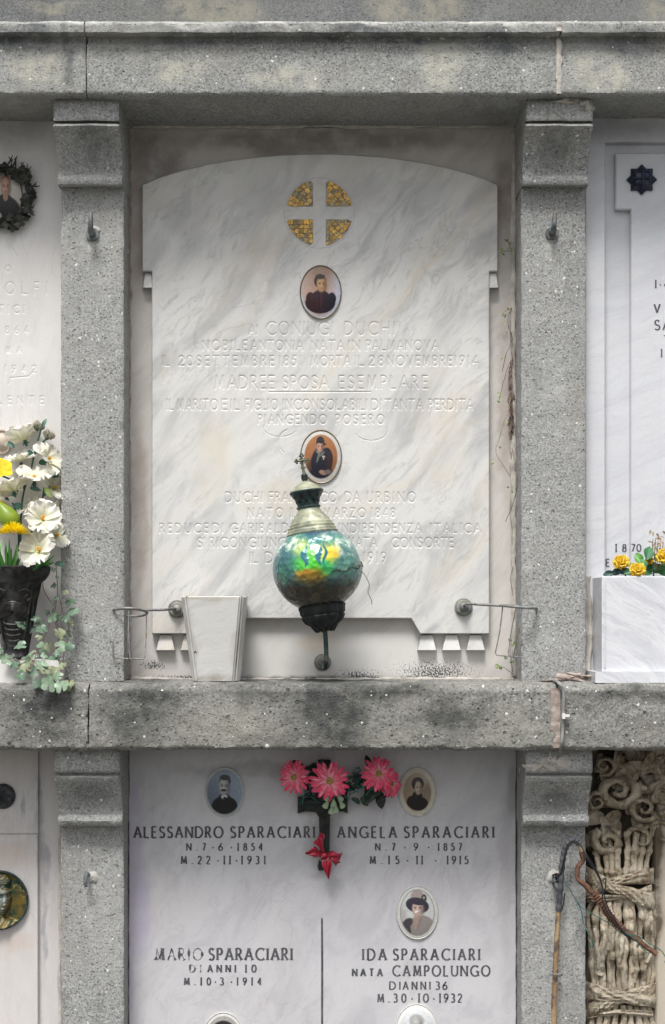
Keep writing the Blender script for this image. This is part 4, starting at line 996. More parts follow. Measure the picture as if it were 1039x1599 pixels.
# ------------------------------------------------------------------ wire holders
def wire_ring(cx, cy, d, rpx, tilt, roll, hpx, arm, ros, label, lean=0):
    e = empty('wire_vase_holder', V(ros[0], ros[1], .0205), label, 'holder', 'iron wire vase holders')
    kk = S*(1-d/D); r_ = rpx*kk; C0 = V(cx, cy, d); Mt = Matrix.Translation(C0) @ Matrix.Rotation(R(roll), 4, 'Y') @ Matrix.Rotation(R(tilt), 4, 'X')
    mb = MB(); mb.tube([Mt @ Vector((r_*math.cos(2*math.pi*i/40), r_*math.sin(2*math.pi*i/40), 0)) for i in range(40)], .0024, 9, closed=True, flat=1.2); mb.build('ring', M_wire, e)
    bot = Mt @ Vector((0,0,-hpx*kk))
    for i in range(4):
        a = 2*math.pi*(i+.04)/4; p = Mt @ Vector((r_*.96*math.cos(a), r_*.96*math.sin(a), 0)); q = Mt @ Vector((r_*.92*math.cos(a)+lean*kk, r_*.92*math.sin(a), -hpx*kk)); q2 = bot+Vector((lean*kk,0,0))
        mid = p.lerp(q, .5)+Vector((random.uniform(-.002,.002),0,0))
        mb = MB(); mb.tube([p, mid, q+Vector((0,0,.004)), q+(q2-q)*.1, q2], .0012, 7); mb.build('wire', M_wire, e)
    mb = MB(); mb.tube(smooth_path(arm), .0027, 9); mb.build('arm', M_wire, e)
    rosette(ros[0], ros[1], .0205, .0175, e, M_ros)
    return e
wire_ring(203, 956, .085, 27, -13, 1, 74, [V(278,950,.02), V(270,950.5,.05), V(256,952,.072), V(230,952.5,.085)], (277,951), 'empty iron wire vase holder with a drooping ring, left of the white marble vase', 2)
wire_ring(811, 947.5, .10, 27, 2, 4, 78, [V(724,948,.02), V(727,944,.05), V(736,943,.075), V(760,944.5,.09), V(785,945.5,.10)], (724,948), 'empty iron wire vase holder seen edge on, in front of the right pilaster', -7)

# ------------------------------------------------------------------ white marble vase
M_vase = marble_mat('vase_marble', (.64,.635,.61), (.50,.495,.48), 30, (.60,.57,.50), .4, .5, grime_shade=(([(340,1060,60,18)], (.33,.31,.27), .9), ([(335,934,60,8)], (.46,.43,.36), .7), ([(305,1000,9,60),(372,1010,8,50)], (.42,.40,.36), .6)), rough=.45, sc=2.2, specks=[(312,1015,7,6,.01,12,.9)])
ve = empty('marble_vase', V(338,1064,.1), 'white marble wedge shaped vase with grooved side panels, standing left of the lantern', 'vase')
def ring_pts(fx0, fx1, sx0, sx1, z, df, ds, db):
    return [Vector((V(sx0,0,ds).x, -db, z)), Vector((V(sx0,0,ds).x, -ds, z)), Vector((V(fx0,0,df).x, -df, z)), Vector((V(fx1,0,df).x, -df, z)), Vector((V(sx1,0,ds).x, -ds, z)), Vector((V(sx1,0,ds).x, -db, z))]
zt_, zb_ = V(0,931,.145).z, zt2+.0008
top = ring_pts(292, 377, 284, 384, zt_, .145, .112, .03); bot = ring_pts(310, 365, 302, 374, zb_, .120, .10, .045)
mb = MB(); vs = bot+top; fs = [(i, (i+1) % 6, 6+(i+1) % 6, 6+i) for i in range(6)]+[tuple(range(6))[::-1]]
ctr = sum(top, Vector())/6; inn = [ctr+(p-ctr)*.84 for p in top]; low = [p+Vector((0,0,-.05)) for p in inn]
vs += inn+low; fs += [(6+i, 6+(i+1) % 6, 12+(i+1) % 6, 12+i) for i in range(6)]+[(12+i, 12+(i+1) % 6, 18+(i+1) % 6, 18+i) for i in range(6)]+[tuple(range(18, 24))]
mb.add(vs, fs); mb.build('body', M_vase, ve, smooth=False)
# raised front panel and edge strips
def strip(a, b, c_, d_, th, nm):
    n = (b-a).cross(d_-a).normalized(); n = n if n.y < 0 else -n; mb = MB(); P = [a, b, c_, d_]; cc = sum(P, Vector())/4
    Q = [p+n*th+(cc-p).normalized()*.0012 for p in P]; mb.add(P+Q, [(4,5,6,7)]+[(i, (i+1) % 4, 4+(i+1) % 4, 4+i) for i in range(4)]); return mb.build(nm, M_vase, ve, smooth=False)
l = lambda p, q, t_: p.lerp(q, t_)
strip(l(bot[2],bot[3],.04), l(bot[2],bot[3],.96), l(top[2],top[3],.97), l(top[2],top[3],.03), .0035, 'front_panel')
strip(l(bot[1],bot[2],.1), l(bot[1],bot[2],.72), l(top[1],top[2],.74), l(top[1],top[2],.1), .0025, 'side_panel')
strip(l(bot[3],bot[4],.28), l(bot[3],bot[4],.9), l(top[3],top[4],.9), l(top[3],top[4],.26), .0025, 'side_panel')

# ------------------------------------------------------------------ right marble planter with roses
M_plant = marble_mat('planter_marble', (.66,.67,.70), (.46,.47,.51), -38, (.62,.62,.62), .15, .75, rough=.3, sc=1.3, stretch=6)
pe = empty('marble_planter', V(1000,1060,.1), 'white veined marble planter box on the lintel at the right edge', 'planter')
mb = MB(); xa, xb = V(940,0,.165).x, V(940,0,.165).x+.40; za, zb_ = V(0,1049,.165).z, V(0,900,.165).z
o4 = [(xa,-.165),(xb,-.165),(xb,-.0635),(xa,-.0635)]; w_ = .016; i4 = [(xa+w_,-.165+w_),(xb-w_,-.165+w_),(xb-w_,-.0635-w_),(xa+w_,-.0635-w_)]
vs = [Vector((x,y,za)) for x, y in o4]+[Vector((x,y,zb_-.0015)) for x, y in o4]+[Vector((x+(.0015 if x == xa else -.0015),y+(.0015 if y < -.1 else 0),zb_)) for x, y in o4]+[Vector((x,y,zb_)) for x, y in i4]+[Vector((x,y,zb_-.03)) for x, y in i4]
fs = []
for a in range(4):
    for i in range(4): fs.append((a*4+i, a*4+(i+1) % 4, a*4+4+(i+1) % 4, a*4+4+i))
fs += [(16,17,18,19), (3,2,1,0)]
mb.add(vs, fs); mb.build('box', M_plant, pe, smooth=False)
mb = MB(); mb.box((xa-.014, -.178, zt2+.0006), (xb+.01, -.0635, za-.0004)); b_ = mb.build('base_plinth', M_plant, pe, smooth=False)
mb = MB(); mb.box((xa+.004, -.1655-.0022, za+.008), (xa+.0065, -.1655, zb_-.004)); mb.build('edge_fillet', M_plant, pe, smooth=False)

def rose(cx, cy, d, r_, label, seed, col=((.85,.62,.03), (.90,.68,.10)), tilt=Vector((-.25,-.75,.75))):
    random.seed(seed); c0 = V(cx, cy, d); n = tilt.normalized(); F = Matrix.Translation(c0) @ frame(n)
    e = empty('yellow_rose', c0, label, 'flower', 'yellow roses in the marble planter')
    mb = MB()
    for ring_, (cnt, rr, hh, ang) in enumerate(((3,.25,1.0,88), (4,.45,.95,80), (5,.68,.85,68), (6,.9,.6,50))):
        for i in range(cnt):
            a = 2*math.pi*(i+.37*ring_)/cnt+random.uniform(-.2,.2)
            M = F @ Matrix.Rotation(a, 4, 'Z') @ Matrix.Translation((rr*r_*.35, 0, -r_*.4)) @ Matrix.Rotation(R(-ang+8), 4, 'Y')
            petal(mb, M, r_*1.25*hh, r_*.75, 'oval', -.6, -.22-.12*ring_, 7, 7, col[0], col[1], .12, seed+i+ring_*7)
    mb.build('petals', M_petal, e)
    mb = MB()
    for i in range(5):
        M = F @ Matrix.Rotation(i*1.256, 4, 'Z') @ Matrix.Translation((r_*.2,0,-r_*.7)) @ Matrix.Rotation(R(-35), 4, 'Y'); petal(mb, M, r_*.9, r_*.25, 'blade', .1, .2, 5, 3, (.05,.14,.03), (.10,.22,.05))
    mb.tube(smooth_path([c0-n*r_*.5, c0-n*r_*1.2+Vector((.006,0,-.01)), Vector((max(c0.x+.012, xa+.03), -.11, zb_-.02))]), .0016, 6, cols=[(.05,.14,.04)]*17)
    mb.build('stem', M_leaf, e)
rose(970, 877, .125, .0135, 'yellow rose bud leaning left, leftmost in the planter', 3)
rose(996, 889, .155, .0130, 'open yellow rose resting on the planter rim', 5)
rose(1038, 868, .13, .014, 'yellow rose cut by the right picture edge', 8)
rose(1014, 875, .12, .007, 'small deep yellow bud among dark leaves', 9, ((.70,.42,.01), (.80,.52,.02)))
random.seed(12)
fe = empty('rose_foliage', V(1010,895,.12), 'dark green rose leaves with a pale dried flower spray, filling the planter', 'foliage')
mb = MB()
for (x, y, s_, a, col) in [(1013,863,13,70,(.03,.13,.05)),(998,872,11,120,(.07,.22,.03)),(1020,884,12,20,(.02,.08,.03)),(975,893,10,175,(.015,.05,.05)),(963,893,9,200,(.01,.04,.045)),(985,894,10,10,(.02,.09,.03)),(1030,888,12,30,(.05,.20,.06)),(1008,892,11,170,(.03,.12,.05)),(1036,878,10,100,(.05,.18,.06)),(1025,870,9,60,(.02,.10,.04)),(1040,893,12,0,(.06,.22,.08)),(950,896,8,190,(.02,.06,.05)),(990,884,8,150,(.10,.22,.03)),(1005,880,9,100,(.04,.15,.04)),(1050,885,14,60,(.03,.12,.04)),(1065,880,16,40,(.03,.12,.04))]:
    M = Matrix.Translation(V(x, y, .10+random.random()*.045)) @ frame(Vector((random.uniform(-.4,.4),-1,random.uniform(.1,.7))), roll=0) @ Matrix.Rotation(R(a), 4, 'Z') @ Matrix.Translation((-s_*S,0,0))
    petal(mb, M, s_*S*2.0, s_*S*.62, 'oval', .5, -.1, 8, 6, col, tuple(min(1, c*1.5) for c in col), .08, x, tuple(min(1, c*1.8) for c in col))
mb.build('leaf', M_leaf, fe)
mb = MB()
for i in range(26):
    a = random.uniform(0, 6.28); x = 1030+random.gauss(0, 8); y = 848+random.gauss(0, 9); cl = random.choice([(.55,.52,.42),(.70,.66,.55),(.35,.30,.20),(.66,.50,.44)])
    M = Matrix.Translation(V(x, y, .1+random.random()*.03)) @ frame(Vector((random.uniform(-.6,.6),-1,random.uniform(-.4,.6)))) @ Matrix.Rotation(a, 4, 'Z'); petal(mb, M, random.uniform(.007,.013), .0022, 'oval', .5, .2, 5, 4, cl, cl, .2, i)
for i in range(6): mb.tube([V(1014+i*3,892,.11), V(1018+i*4,870,.11), V(1020+i*4,842+i,.115)], .0009, 5, cols=[(.30,.24,.12)]*3)
mb.build('dried_spray', M_leaf, fe)

# ------------------------------------------------------------------ star ornament
M_star = metal_mat('dark_blue_bronze', (.012,.016,.040), (.03,.04,.085), (.05,.05,.06), .38, .5, 90, .5)
c0 = V(1002,281,.0605); k = S*.98
st = empty('star_ornament', c0, 'dark blue eight pointed metal star fixed at the corner of the right marble slab', 'ornament')
mb = MB(); pts = []
for i in range(16):
    a = math.pi*i/8+math.pi/2; r_ = 24 if i % 2 == 0 else 18.2
    pts.append((r_*k*math.cos(a), r_*k*math.sin(a)))
vs = [c0+Vector((x, 0, y)) for x, y in pts]+[c0+Vector((x, -.004, y)) for x, y in pts]+[c0+Vector((x*.62, -.013, y*.62)) for x, y in pts]+[c0+Vector((0,-.015,0))]
fs = [(i, (i+1) % 16, 16+(i+1) % 16, 16+i) for i in range(16)]+[(16+i, 16+(i+1) % 16, 32+(i+1) % 16, 32+i) for i in range(16)]+[(32+i, 32+(i+1) % 16, 48) for i in range(16)]
mb.add(vs, fs); mb.build('star_plate', M_star, st, smooth=False)
mb = MB()
for a in (0, 90): mb.tube(smooth_path([c0+Vector((math.cos(R(a))*q*15*k, -.0145-.003*(1-q*q), math.sin(R(a))*q*15*k)) for q in (-1,-.5,0,.5,1)]), .0022, 8)
mb.tube([c0+Vector((11.5*k*x, -.0142, 10*k*y)) for x, y in ((-1,-.8),(-.8,-1),(.8,-1),(1,-.8),(1,.8),(.8,1),(-.8,1),(-1,.8))], .0014, 6, closed=True)
mb.build('cross_relief', M_star, st)

# ------------------------------------------------------------------ bronze wreath and portrait of the left slab
M_bronze = metal_mat('dark_green_bronze', (.018,.022,.018), (.05,.055,.045), (.035,.028,.02), .5, .5, 80, .4)
portrait(8, 308, 26, 40, .047, p_oldlady, 'oval portrait of an elderly woman in black inside the dark ivy wreath', 'brass', .004)
wc = V(8, 306, .05); wr = empty('ivy_wreath', wc, 'dark bronze wreath of ivy leaves and twigs round the portrait at the left edge', 'wreath'); random.seed(31)
k = S*.985
mb = MB()
for q in range(3):
    mb.tube([wc+Vector(((41+4*math.sin(a*5+q*2))*k*math.cos(a)*.98, -.004-.003*math.sin(a*7+q), (45+3*math.cos(a*4+q))*k*math.sin(a)*.93)) for a in [2*math.pi*i/60 for i in range(60)]], .0022, 6, closed=True)
for i in range(26):
    a = random.uniform(0, 6.28); r_ = random.uniform(1.0, 1.2); p = wc+Vector((40*k*r_*math.cos(a), -.006, 44*k*r_*math.sin(a)*.95)); dr = Vector((math.cos(a+random.uniform(-.9,.9)), -.25, math.sin(a+random.uniform(-.9,.9))))*random.uniform(.008,.018)
    mb.tube([p, p+dr*.6, p+dr+Vector((0,0,.003))], [.0016,.0013,.0008], 5); mb.tube([p+dr*.6, p+dr*.6+Vector((.005*random.uniform(-1,1),-.001,.006))], [.0012,.0009], 5)
mb.build('twigs', M_bronze, wr)
for i in range(46):
    a = 2*math.pi*i/46+random.uniform(-.1,.1); r_ = random.uniform(.88, 1.2)
    mb = MB(); p = wc+Vector((38*k*r_*math.cos(a), -.008-random.random()*.008, 44*k*r_*math.sin(a)*.95))
    lobed_leaf(mb, p, Vector((random.uniform(-.5,.5),-1,random.uniform(-.5,.6))), random.uniform(.008,.0135), random.uniform(0,6.28), (1,1,1), 5, i); mb.build('leaf', M_bronze, wr)

# ------------------------------------------------------------------ bronze flower vase at the left edge
M_vb = metal_mat('black_bronze_vase', (.016,.015,.016), (.045,.042,.042), (.05,.06,.055), .42, .5, 70, .4)
vc = V(24, 1030, .115); kk = S*(1-.115/D); vc.z = V(0,1031,.17).z+.0008
bv = empty('bronze_vase', vc, 'black bronze flower vase with relief panel, standing on the marble ledge at the left edge', 'vase')
H = 140*kk
def vfn(r_, h, a):
    t_ = h/H; f = 1+.03*math.cos(a*8)
    return (r_*f, h)
MV = Matrix.Translation(vc) @ Matrix.Diagonal((1, .8, 1, 1))
mb = MB(); mb.lathe([(.0001,0),(26*kk,0),(27*kk,3*kk),(22*kk,7*kk),(21*kk,12*kk),(24*kk,30*kk),(29*kk,60*kk),(34*kk,90*kk),(39*kk,112*kk),(40*kk,118*kk),(42*kk,122*kk)], MV, 64, vfn); mb.build('body', M_vb, bv)
mb = MB(); mb.lathe([(40*kk,118*kk),(48*kk,124*kk),(53*kk,132*kk),(55*kk,139*kk),(55.5*kk,143*kk),(53*kk,145*kk),(50*kk,142*kk),(45*kk,128*kk),(.001,126*kk)], MV, 64); mb.build('rim', M_vb, bv)
# relief: corner scrolls, shell of nested arches, beaded edges
mb = MB()
def onv(px, py, o=.0): # point on the front of the vase body
    hh = (1031-py)*kk; r_ = (21+20*min(1, max(0, (hh/kk-12)/106)))*kk; x = (px-24)*kk; y = -math.sqrt(max(.0004**2, (r_*.8)**2*(1-min(.98, (x/r_)**2)))); return Vector((vc.x+x, vc.y+y-o, vc.z+hh))
for q in range(6):
    w_ = 20-q*3.1; mb.tube([onv(25+w_*math.cos(a), 968-(q*1.2)-(26-q*3.6)*math.sin(a), .0015) for a in [math.pi*i/16 for i in range(17)]], .0019, 6)
for q in range(5):
    w_ = 15-q*2.2; mb.tube([onv(25+w_*math.cos(a), 972+q*9+(5-q*.4)*math.sin(a), .0015) for a in [math.pi*i/10 for i in range(11)]], .0019, 6)
for s_ in (-1, 1):
    mb.tube([onv(25+s_*(30-q*1.05), 918+q*6, .001) for q in range(17)], [.0022+.0008*(q % 2) for q in range(17)], 6)
    mb.tube([onv(25+s_*x, y, .0015) for x, y in ((10,926),(18,922),(27,926),(28,936),(22,940),(18,934),(22,931))], [.002,.0026,.003,.003,.0026,.002,.0014], 6)
    mb.tube([onv(25+s_*x, y, .001) for x, y in ((30,930),(29,950),(26,970),(22,992))], [.0028,.0022,.0022,.0015], 6)
mb.build('relief', M_vb, bv)

def white_flower(cx, cy, d, r_, nrm, seed, label, c0=(.70,.70,.46), c1=(.86,.84,.79)):
    p = V(cx, cy, d); e = empty('white_flower', p, label, 'flower', 'white cloth flowers in the bronze vase'); F = Matrix.Translation(p) @ frame(Vector(nrm)); random.seed(seed)
    mb = MB(); k = r_*S
    for i in range(5):
        M = F @ Matrix.Rotation(i*1.2566+random.uniform(-.12,.12)+seed, 4, 'Z') @ Matrix.Rotation(R(-38+random.uniform(-12,12)), 4, 'Y')
        petal(mb, M, k*1.30, k*.86, 'fan', .22, -.22, 12, 14, c0, c1, .17, seed*7+i)
    mb.build('petals', M_petal, e)
    mb = MB()
    for i in range(5):
        a = i*1.25+.4; mb.tube([F @ Vector((0,0,0)), F @ Vector((k*.10*math.cos(a), k*.10*math.sin(a), k*.42))], [.0009,.0013], 6, cols=[(.7,.5,.05),(.85,.42,.02)])
    for i in range(5):
        M = F @ Matrix.Rotation(i*1.2566, 4, 'Z') @ Matrix.Rotation(R(20), 4, 'Y') @ Matrix.Translation((0,0,-k*.1)); petal(mb, M, k*.35, k*.12, 'blade', .2, -.2, 4, 3, (.03,.10,.06), (.05,.16,.09))
    mb.lathe([(.0001,-k*.45),(k*.07,-k*.4),(k*.13,-k*.1),(k*.1,0)], F, 12); mb.c[-48:] = [(.03,.11,.08)]*48
    mb.build('stamens', M_leaf, e)
FL = [(39,688,.07,24,(-.4,.3,.9),1,'topmost white flower seen from its side, under the closed buds'),
 (72,720,.09,23,(.8,-.45,.5),2,'white flower facing right beside the pilaster, upper right of the bunch'),
 (33,722,.08,20,(-.2,-.3,1),3,'white flower half hidden behind the tall dark green stem'),
 (54,752,.11,24,(.1,-.5,.9),4,'upright white flower in the middle of the bunch'),
 (22,768,.12,22,(-.3,.35,.9),5,'white flower with yellow green base left of the tall stem'),
 (82,765,.085,19,(.6,-.4,.6),6,'white flower touching the pilaster edge, right of the middle flower'),
 (66,812,.14,23,(.3,-.9,.5),7,'open white flower facing forward with orange stamens'),
 (50,795,.10,18,(-.5,-.5,.7),8,'white flower tucked behind the forward facing one'),
 (63,862,.155,24,(-.2,-.85,.55),9,'large white flower lowest in the bunch above the vase rim'),
 (86,838,.11,18,(.6,-.5,.3),10,'drooping white flower low beside the pilaster'),
 (8,775,.08,20,(-.6,-.3,.7),11,'white flower at the left picture edge above the green bud'),
 (92,800,.085,16,(.8,-.3,.2),14,'small white flower furthest right against the pilaster')]
for a in FL: white_flower(*a)
def bud(cx, cy, d, r_, label, seed):
    p = V(cx, cy, d); e = empty('flower_bud', p, label, 'bud', 'closed buds at the top of the bunch'); k = r_*S; F = Matrix.Translation(p) @ frame(Vector((.3,-.3,.9)))
    mb = MB()
    for i in range(4): petal(mb, F @ Matrix.Rotation(i*1.57, 4, 'Z') @ Matrix.Translation((k*.25,0,-k*.3)) @ Matrix.Rotation(R(-82), 4, 'Y'), k*1.5, k*.75, 'oval', -.6, -.25, 7, 6, (.45,.42,.30), (.60,.56,.48), .06, seed+i)
    mb.build('petals', M_petal, e); mb = MB()
    for i in range(4): petal(mb, F @ Matrix.Rotation(i*1.57+.7, 4, 'Z') @ Matrix.Translation((k*.4,0,-k*.5)) @ Matrix.Rotation(R(-75), 4, 'Y'), k*1.3, k*.35, 'blade', -.3, 0, 5, 4, (.03,.09,.07), (.06,.15,.11))
    mb.build('sepals', M_leaf, e)
bud(60, 668, .07, 9, 'closed pale bud with dark green sepals, topmost of the bunch', 1)
bud(76, 682, .08, 9, 'closed pale bud lower right of the topmost one', 2)
mb = MB(); DG = (.02,.085,.07)
for P in ([V(64,672,.075),V(55,705,.08),V(48,735,.09),V(37,770,.10),V(33,810,.11),V(32,870,.115)], [V(74,684,.08),V(60,698,.082),V(52,715,.085)], [V(27,738,.1),V(37,752,.1),V(38,765,.1)], [V(0,742,.1),V(15,748,.105),V(24,755,.1),V(28,768,.1)], [V(70,760,.1),V(64,790,.1),V(50,830,.11),V(44,875,.115)], [V(20,785,.11),V(28,812,.11),V(30,870,.11)]):
    q = smooth_path(P); mb.tube(q, [.0018]*len(q), 7, cols=[DG]*len(q))
for (x, y, d, a, l, w_, n) in [(66,668,.082,70,13,3,(0,-1,.2)),(45,703,.09,-60,9,4,(0,-1,.2)),(61,724,.1,20,10,5,(.3,-1,.2)),(47,762,.13,-10,13,4,(0,-1,.4)),(27,785,.13,-80,8,6,(0,-1,.2)),(68,775,.12,60,16,4,(.2,-1,.2)),(80,745,.095,15,14,3,(.2,-1,.3)),(74,850,.1,25,18,5,(.2,-1,.2)),(22,700,.08,130,12,4,(0,-1,.2)),(60,825,.115,-40,14,5,(0,-1,.2)),(86,882,.13,12,12,5,(0,-1,.7))]:
    M = Matrix.Translation(V(x, y, d)) @ frame(Vector(n)) @ Matrix.Rotation(R(a), 4, 'Z'); petal(mb, M, l*S*1.3, w_*S, 'oval', .4, -.2, 7, 5, DG, (.04,.14,.09), .05, x)
M = Matrix.Translation(V(70,762,.13)) @ frame(Vector((.3,-1,.1))) @ Matrix.Rotation(R(-50), 4, 'Z'); petal(mb, M, .022, .006, 'oval', .4, -.2, 7, 5, (.30,.42,.10), (.48,.58,.25), .05, 3)
tag(mb.build('artificial_greenery', M_leaf, None), 'dark green stems and leaves of the white cloth flowers in the bronze vase', 'greenery')
# yellow pompon, yellow petal bloom, green pod, grass
def pompon(cx, cy, d, rx, label):
    p = V(cx, cy, d); e = empty('yellow_pompon', p, label, 'flower', 'yellow pompon flowers'); mb = MB(); random.seed(int(cx)+50)
    for ring_ in range(9):
        cnt = 8+ring_*5
        for i in range(cnt):
            a = 2*math.pi*i/cnt+random.random()*.3; el = R(84-ring_*9.5); n = Vector((math.cos(a)*math.cos(el), math.sin(a)*math.cos(el), math.sin(el)*.55)); 
            M = Matrix.Translation(p+Vector((n.x*rx*S*.55, n.y*rx*S*.55, n.z*rx*S*.45))) @ n.to_track_quat('X', 'Z').to_matrix().to_4x4()
            petal(mb, M, rx*S*.5, .0016, 'strap', .5, -.1, 3, 2, (.85,.62,.0), (.98,.84,.01))
    mb.build('petals', M_petal, e)
pompon(21, 834, .168, 26, 'flat yellow pompon flower in front of the white flowers')
pompon(-3, 790, .12, 14, 'yellow pompon cut by the left picture edge')
e = empty('yellow_flower', V(2,728,.12), 'smooth yellow petalled flower cut by the left picture edge', 'flower'); mb = MB()
for i in range(5):
    M = Matrix.Translation(V(0,732,.12)) @ frame(Vector((.3,-.8,.6))) @ Matrix.Rotation(i*1.2566+.6, 4, 'Z') @ Matrix.Rotation(R(-25), 4, 'Y'); petal(mb, M, .026, .014, 'oval', .2, -.3, 8, 6, (.80,.50,.01), (.92,.72,.03), .08, i)
mb.build('petals', M_petal, e)
M_pod = simple_mat('olive_green_pod', (.16,.24,.02), (.24,.32,.04), .4, 30, .1)
mb = MB(); mb.lathe([(.0001,-.028),(.012,-.025),(.0185,-.014),(.019,-.002),(.015,.010),(.010,.020),(.006,.028),(.002,.032),(.0001,.033)], Matrix.Translation(V(12,806,.13)) @ Matrix.Rotation(R(-35), 4, 'Y'), 28)
tag(mb.build('green_pod', M_pod, None), 'smooth olive green pod resting among the white flowers above the yellow pompon', 'pod')
random.seed(77); mb = MB()
for i in range(60):
    x = random.uniform(-8, 60); p = V(x, 890, random.uniform(.10,.165)); an = (x-20)*.022+random.uniform(-.35,.45); l = random.uniform(.035,.062)*(1-.2*abs(an))
    dirv = Vector((math.sin(an), random.uniform(-.35,.1), math.cos(an))).normalized(); n = Vector((random.uniform(-.5,.5),-1,.1)); y_ = n.cross(dirv).normalized(); n = dirv.cross(y_)
    M = Matrix.Translation(p) @ Matrix((dirv, y_, n)).transposed().to_4x4(); g = random.choice([(.05,.22,.03),(.10,.36,.06),(.03,.13,.04),(.16,.42,.10)])
    petal(mb, M, l, random.uniform(.0024,.0044), 'blade', .4, random.choice([-.25,.2,.05]), 8, 3, g, tuple(min(1, q*1.4) for q in g))
tag(mb.build('grass_tuft', M_leaf, None), 'bright green artificial grass blades rising from the bronze vase rim', 'grass')
# small relief medallion behind the flowers
mb = MB(); c0 = V(4,690,.045)
mb.lathe([(.0001,.014),(.006,.0135),(.010,.010),(.0135,.004),(.018,.003),(.0195,.006),(.022,.005),(.0225,0)], Matrix.Translation(c0) @ Matrix.Rotation(R(90), 4, 'X') @ Matrix.Diagonal((.9,1.1,1,1)), 40)
tag(mb.build('relief_medallion', simple_mat('beige_biscuit', (.44,.37,.31), (.52,.45,.38), .8), None), 'small beige relief medallion behind the flowers at the left edge', 'medallion')

# ------------------------------------------------------------------ creeping ivy below the bronze vase
random.seed(5); IV = empty('creeping_plant', V(85,1062,.11), 'pale green creeping plant with thin reddish stems hanging over the lower lintel at left', 'plant')
mb = MB(); stems = [[(88,884,.06),(90,925,.08),(86,960,.11),(94,990,.13),(84,1020,.15),(70,1050,.18)], [(92,930,.10),(100,960,.12),(108,985,.13),(100,1020,.14),(96,1060,.17),(92,1078,.215)], [(84,950,.1),(74,985,.13),(60,1010,.15),(40,1030,.18),(8,1028,.18)], [(86,968,.11),(92,1000,.14),(82,1040,.17),(74,1070,.215)], [(66,905,.1),(70,925,.12),(84,945,.11)], [(60,1010,.16),(50,1040,.19),(34,1055,.2)]]
for st_ in stems: q = smooth_path([V(*p) for p in st_]); mb.tube(q, .0008, 5, cols=[(.22,.10,.10)]*len(q))
mb.build('stem', M_leaf, IV)
lv = [(84,888,4),(90,902,3),(83,916,4.5),(103,926,5),(108,941,7),(86,934,4),(83,940,3),(112,957,8),(102,967,6),(93,963,6),(82,966,8),(17,977,7),(37,975,8),(53,965,6),(60,975,7),(51,982,6),(67,984,8),(75,958,4),(35,1007,8),(53,1022,8),(64,1012,8),(76,1008,6),(93,1010,9),(108,1012,7),(92,985,8),(87,1032,8),(74,1045,9),(67,1040,8),(82,1060,8),(93,1056,7),(108,1065,8),(97,1074,10),(76,1072,11),(60,1064,7),(40,1045,9),(30,1052,8),(17,1030,8),(7,1023,7),(2,1015,5),(22,1034,7),(42,1028,7),(55,1048,8),(103,990,6),(47,1036,6),(99,1040,6),(70,1022,5),(90,1022,5),(60,995,5),(110,975,5),(84,1050,7)]
for i, (x, y, s_) in enumerate(lv):
    mb = MB(); d = .12+.0018*max(0, (y-980))*.5+random.uniform(0,.02); d = d if y < 1066 else .218+random.random()*.012
    g = random.choice([(.11,.19,.12),(.16,.25,.17),(.20,.29,.19),(.08,.15,.09),(.24,.27,.16)])
    lobed_leaf(mb, V(x, y, min(d, .235)), Vector((random.uniform(-.7,.7),-1,random.uniform(.1,1.2))), s_*S*1.35, random.uniform(0,6.28), g, 5, i); mb.build('leaf', M_leaf, IV)
# weeds in the right seam
random.seed(15)
def weed(label, stems, leaves, seed):
    e = empty('seam_weed', V(*stems[0][0]), label, 'weed', 'weeds in the seam beside the right pilaster'); mb = MB()
    for st_ in stems:
        q = [jit(p, 60, .0015) for p in smooth_path([V(*p) for p in st_])]; mb.tube(q, .0006, 5, cols=[random.choice([(.20,.11,.08),(.30,.27,.14),(.14,.08,.06)])]*len(q))
    mb.build('stem', M_leaf, e); mb = MB()
    for (x, y, s_) in leaves: lobed_leaf(mb, V(x, y, .018+random.random()*.02), Vector((random.uniform(-.5,.5),-1,random.uniform(0,.9))), s_*S*.78, random.uniform(0,6.28), random.choice([(.18,.26,.08),(.26,.34,.14),(.12,.19,.07)]), 3, x)
    mb.build('leaf', M_leaf, e)
weed('small green weed sprouting high in the seam beside the right pilaster', [[(800,392,.01),(794,380,.03),(788,374,.04)],[(800,392,.01),(790,392,.03),(783,394,.04)]], [(792,376,5),(783,391,6),(798,380,4),(786,396,4),(800,390,4),(795,388,3)], 1)
weed('thin straggling weed with small yellow green leaves half way up the right seam', [[(799,480,.01),(793,500,.02),(798,530,.02),(790,555,.03),(785,580,.03)],[(799,560,.01),(788,590,.03),(780,622,.04)],[(798,620,.01),(790,650,.03),(780,685,.03),(775,705,.03),(788,730,.03),(797,745,.02)],[(799,480,.01),(788,488,.02),(784,494,.03)]], [(793,482,4),(788,492,5),(795,488,3),(785,500,3),(790,520,3),(785,560,3),(778,615,4),(782,622,5),(778,628,4),(793,660,3),(786,680,3),(781,698,3),(770,722,4),(790,505,3)], 2)
weed('dry bare weed stems with a few leaves low in the right seam', [[(800,760,.01),(796,790,.03),(800,830,.02),(799,860,.01)],[(800,700,.01),(806,730,.12),(808,760,.12),(800,790,.05),(790,815,.02)],[(803,880,.01),(798,900,.02),(801,930,.02)]], [(800,768,3),(803,772,3),(793,760,3)], 3)
weed('small green weed beside the right wire holder at the foot of the seam', [[(801,1050,.01),(797,1020,.04),(799,1000,.05)],[(801,1052,.01),(786,1042,.04),(775,1045,.05)]], [(797,1000,5),(803,1004,5),(800,1008,4),(800,1032,5),(776,1040,6),(782,1044,4),(790,1028,4),(775,1062,5),(840,1062,4),(784,1063,4)], 4)
mb = MB()
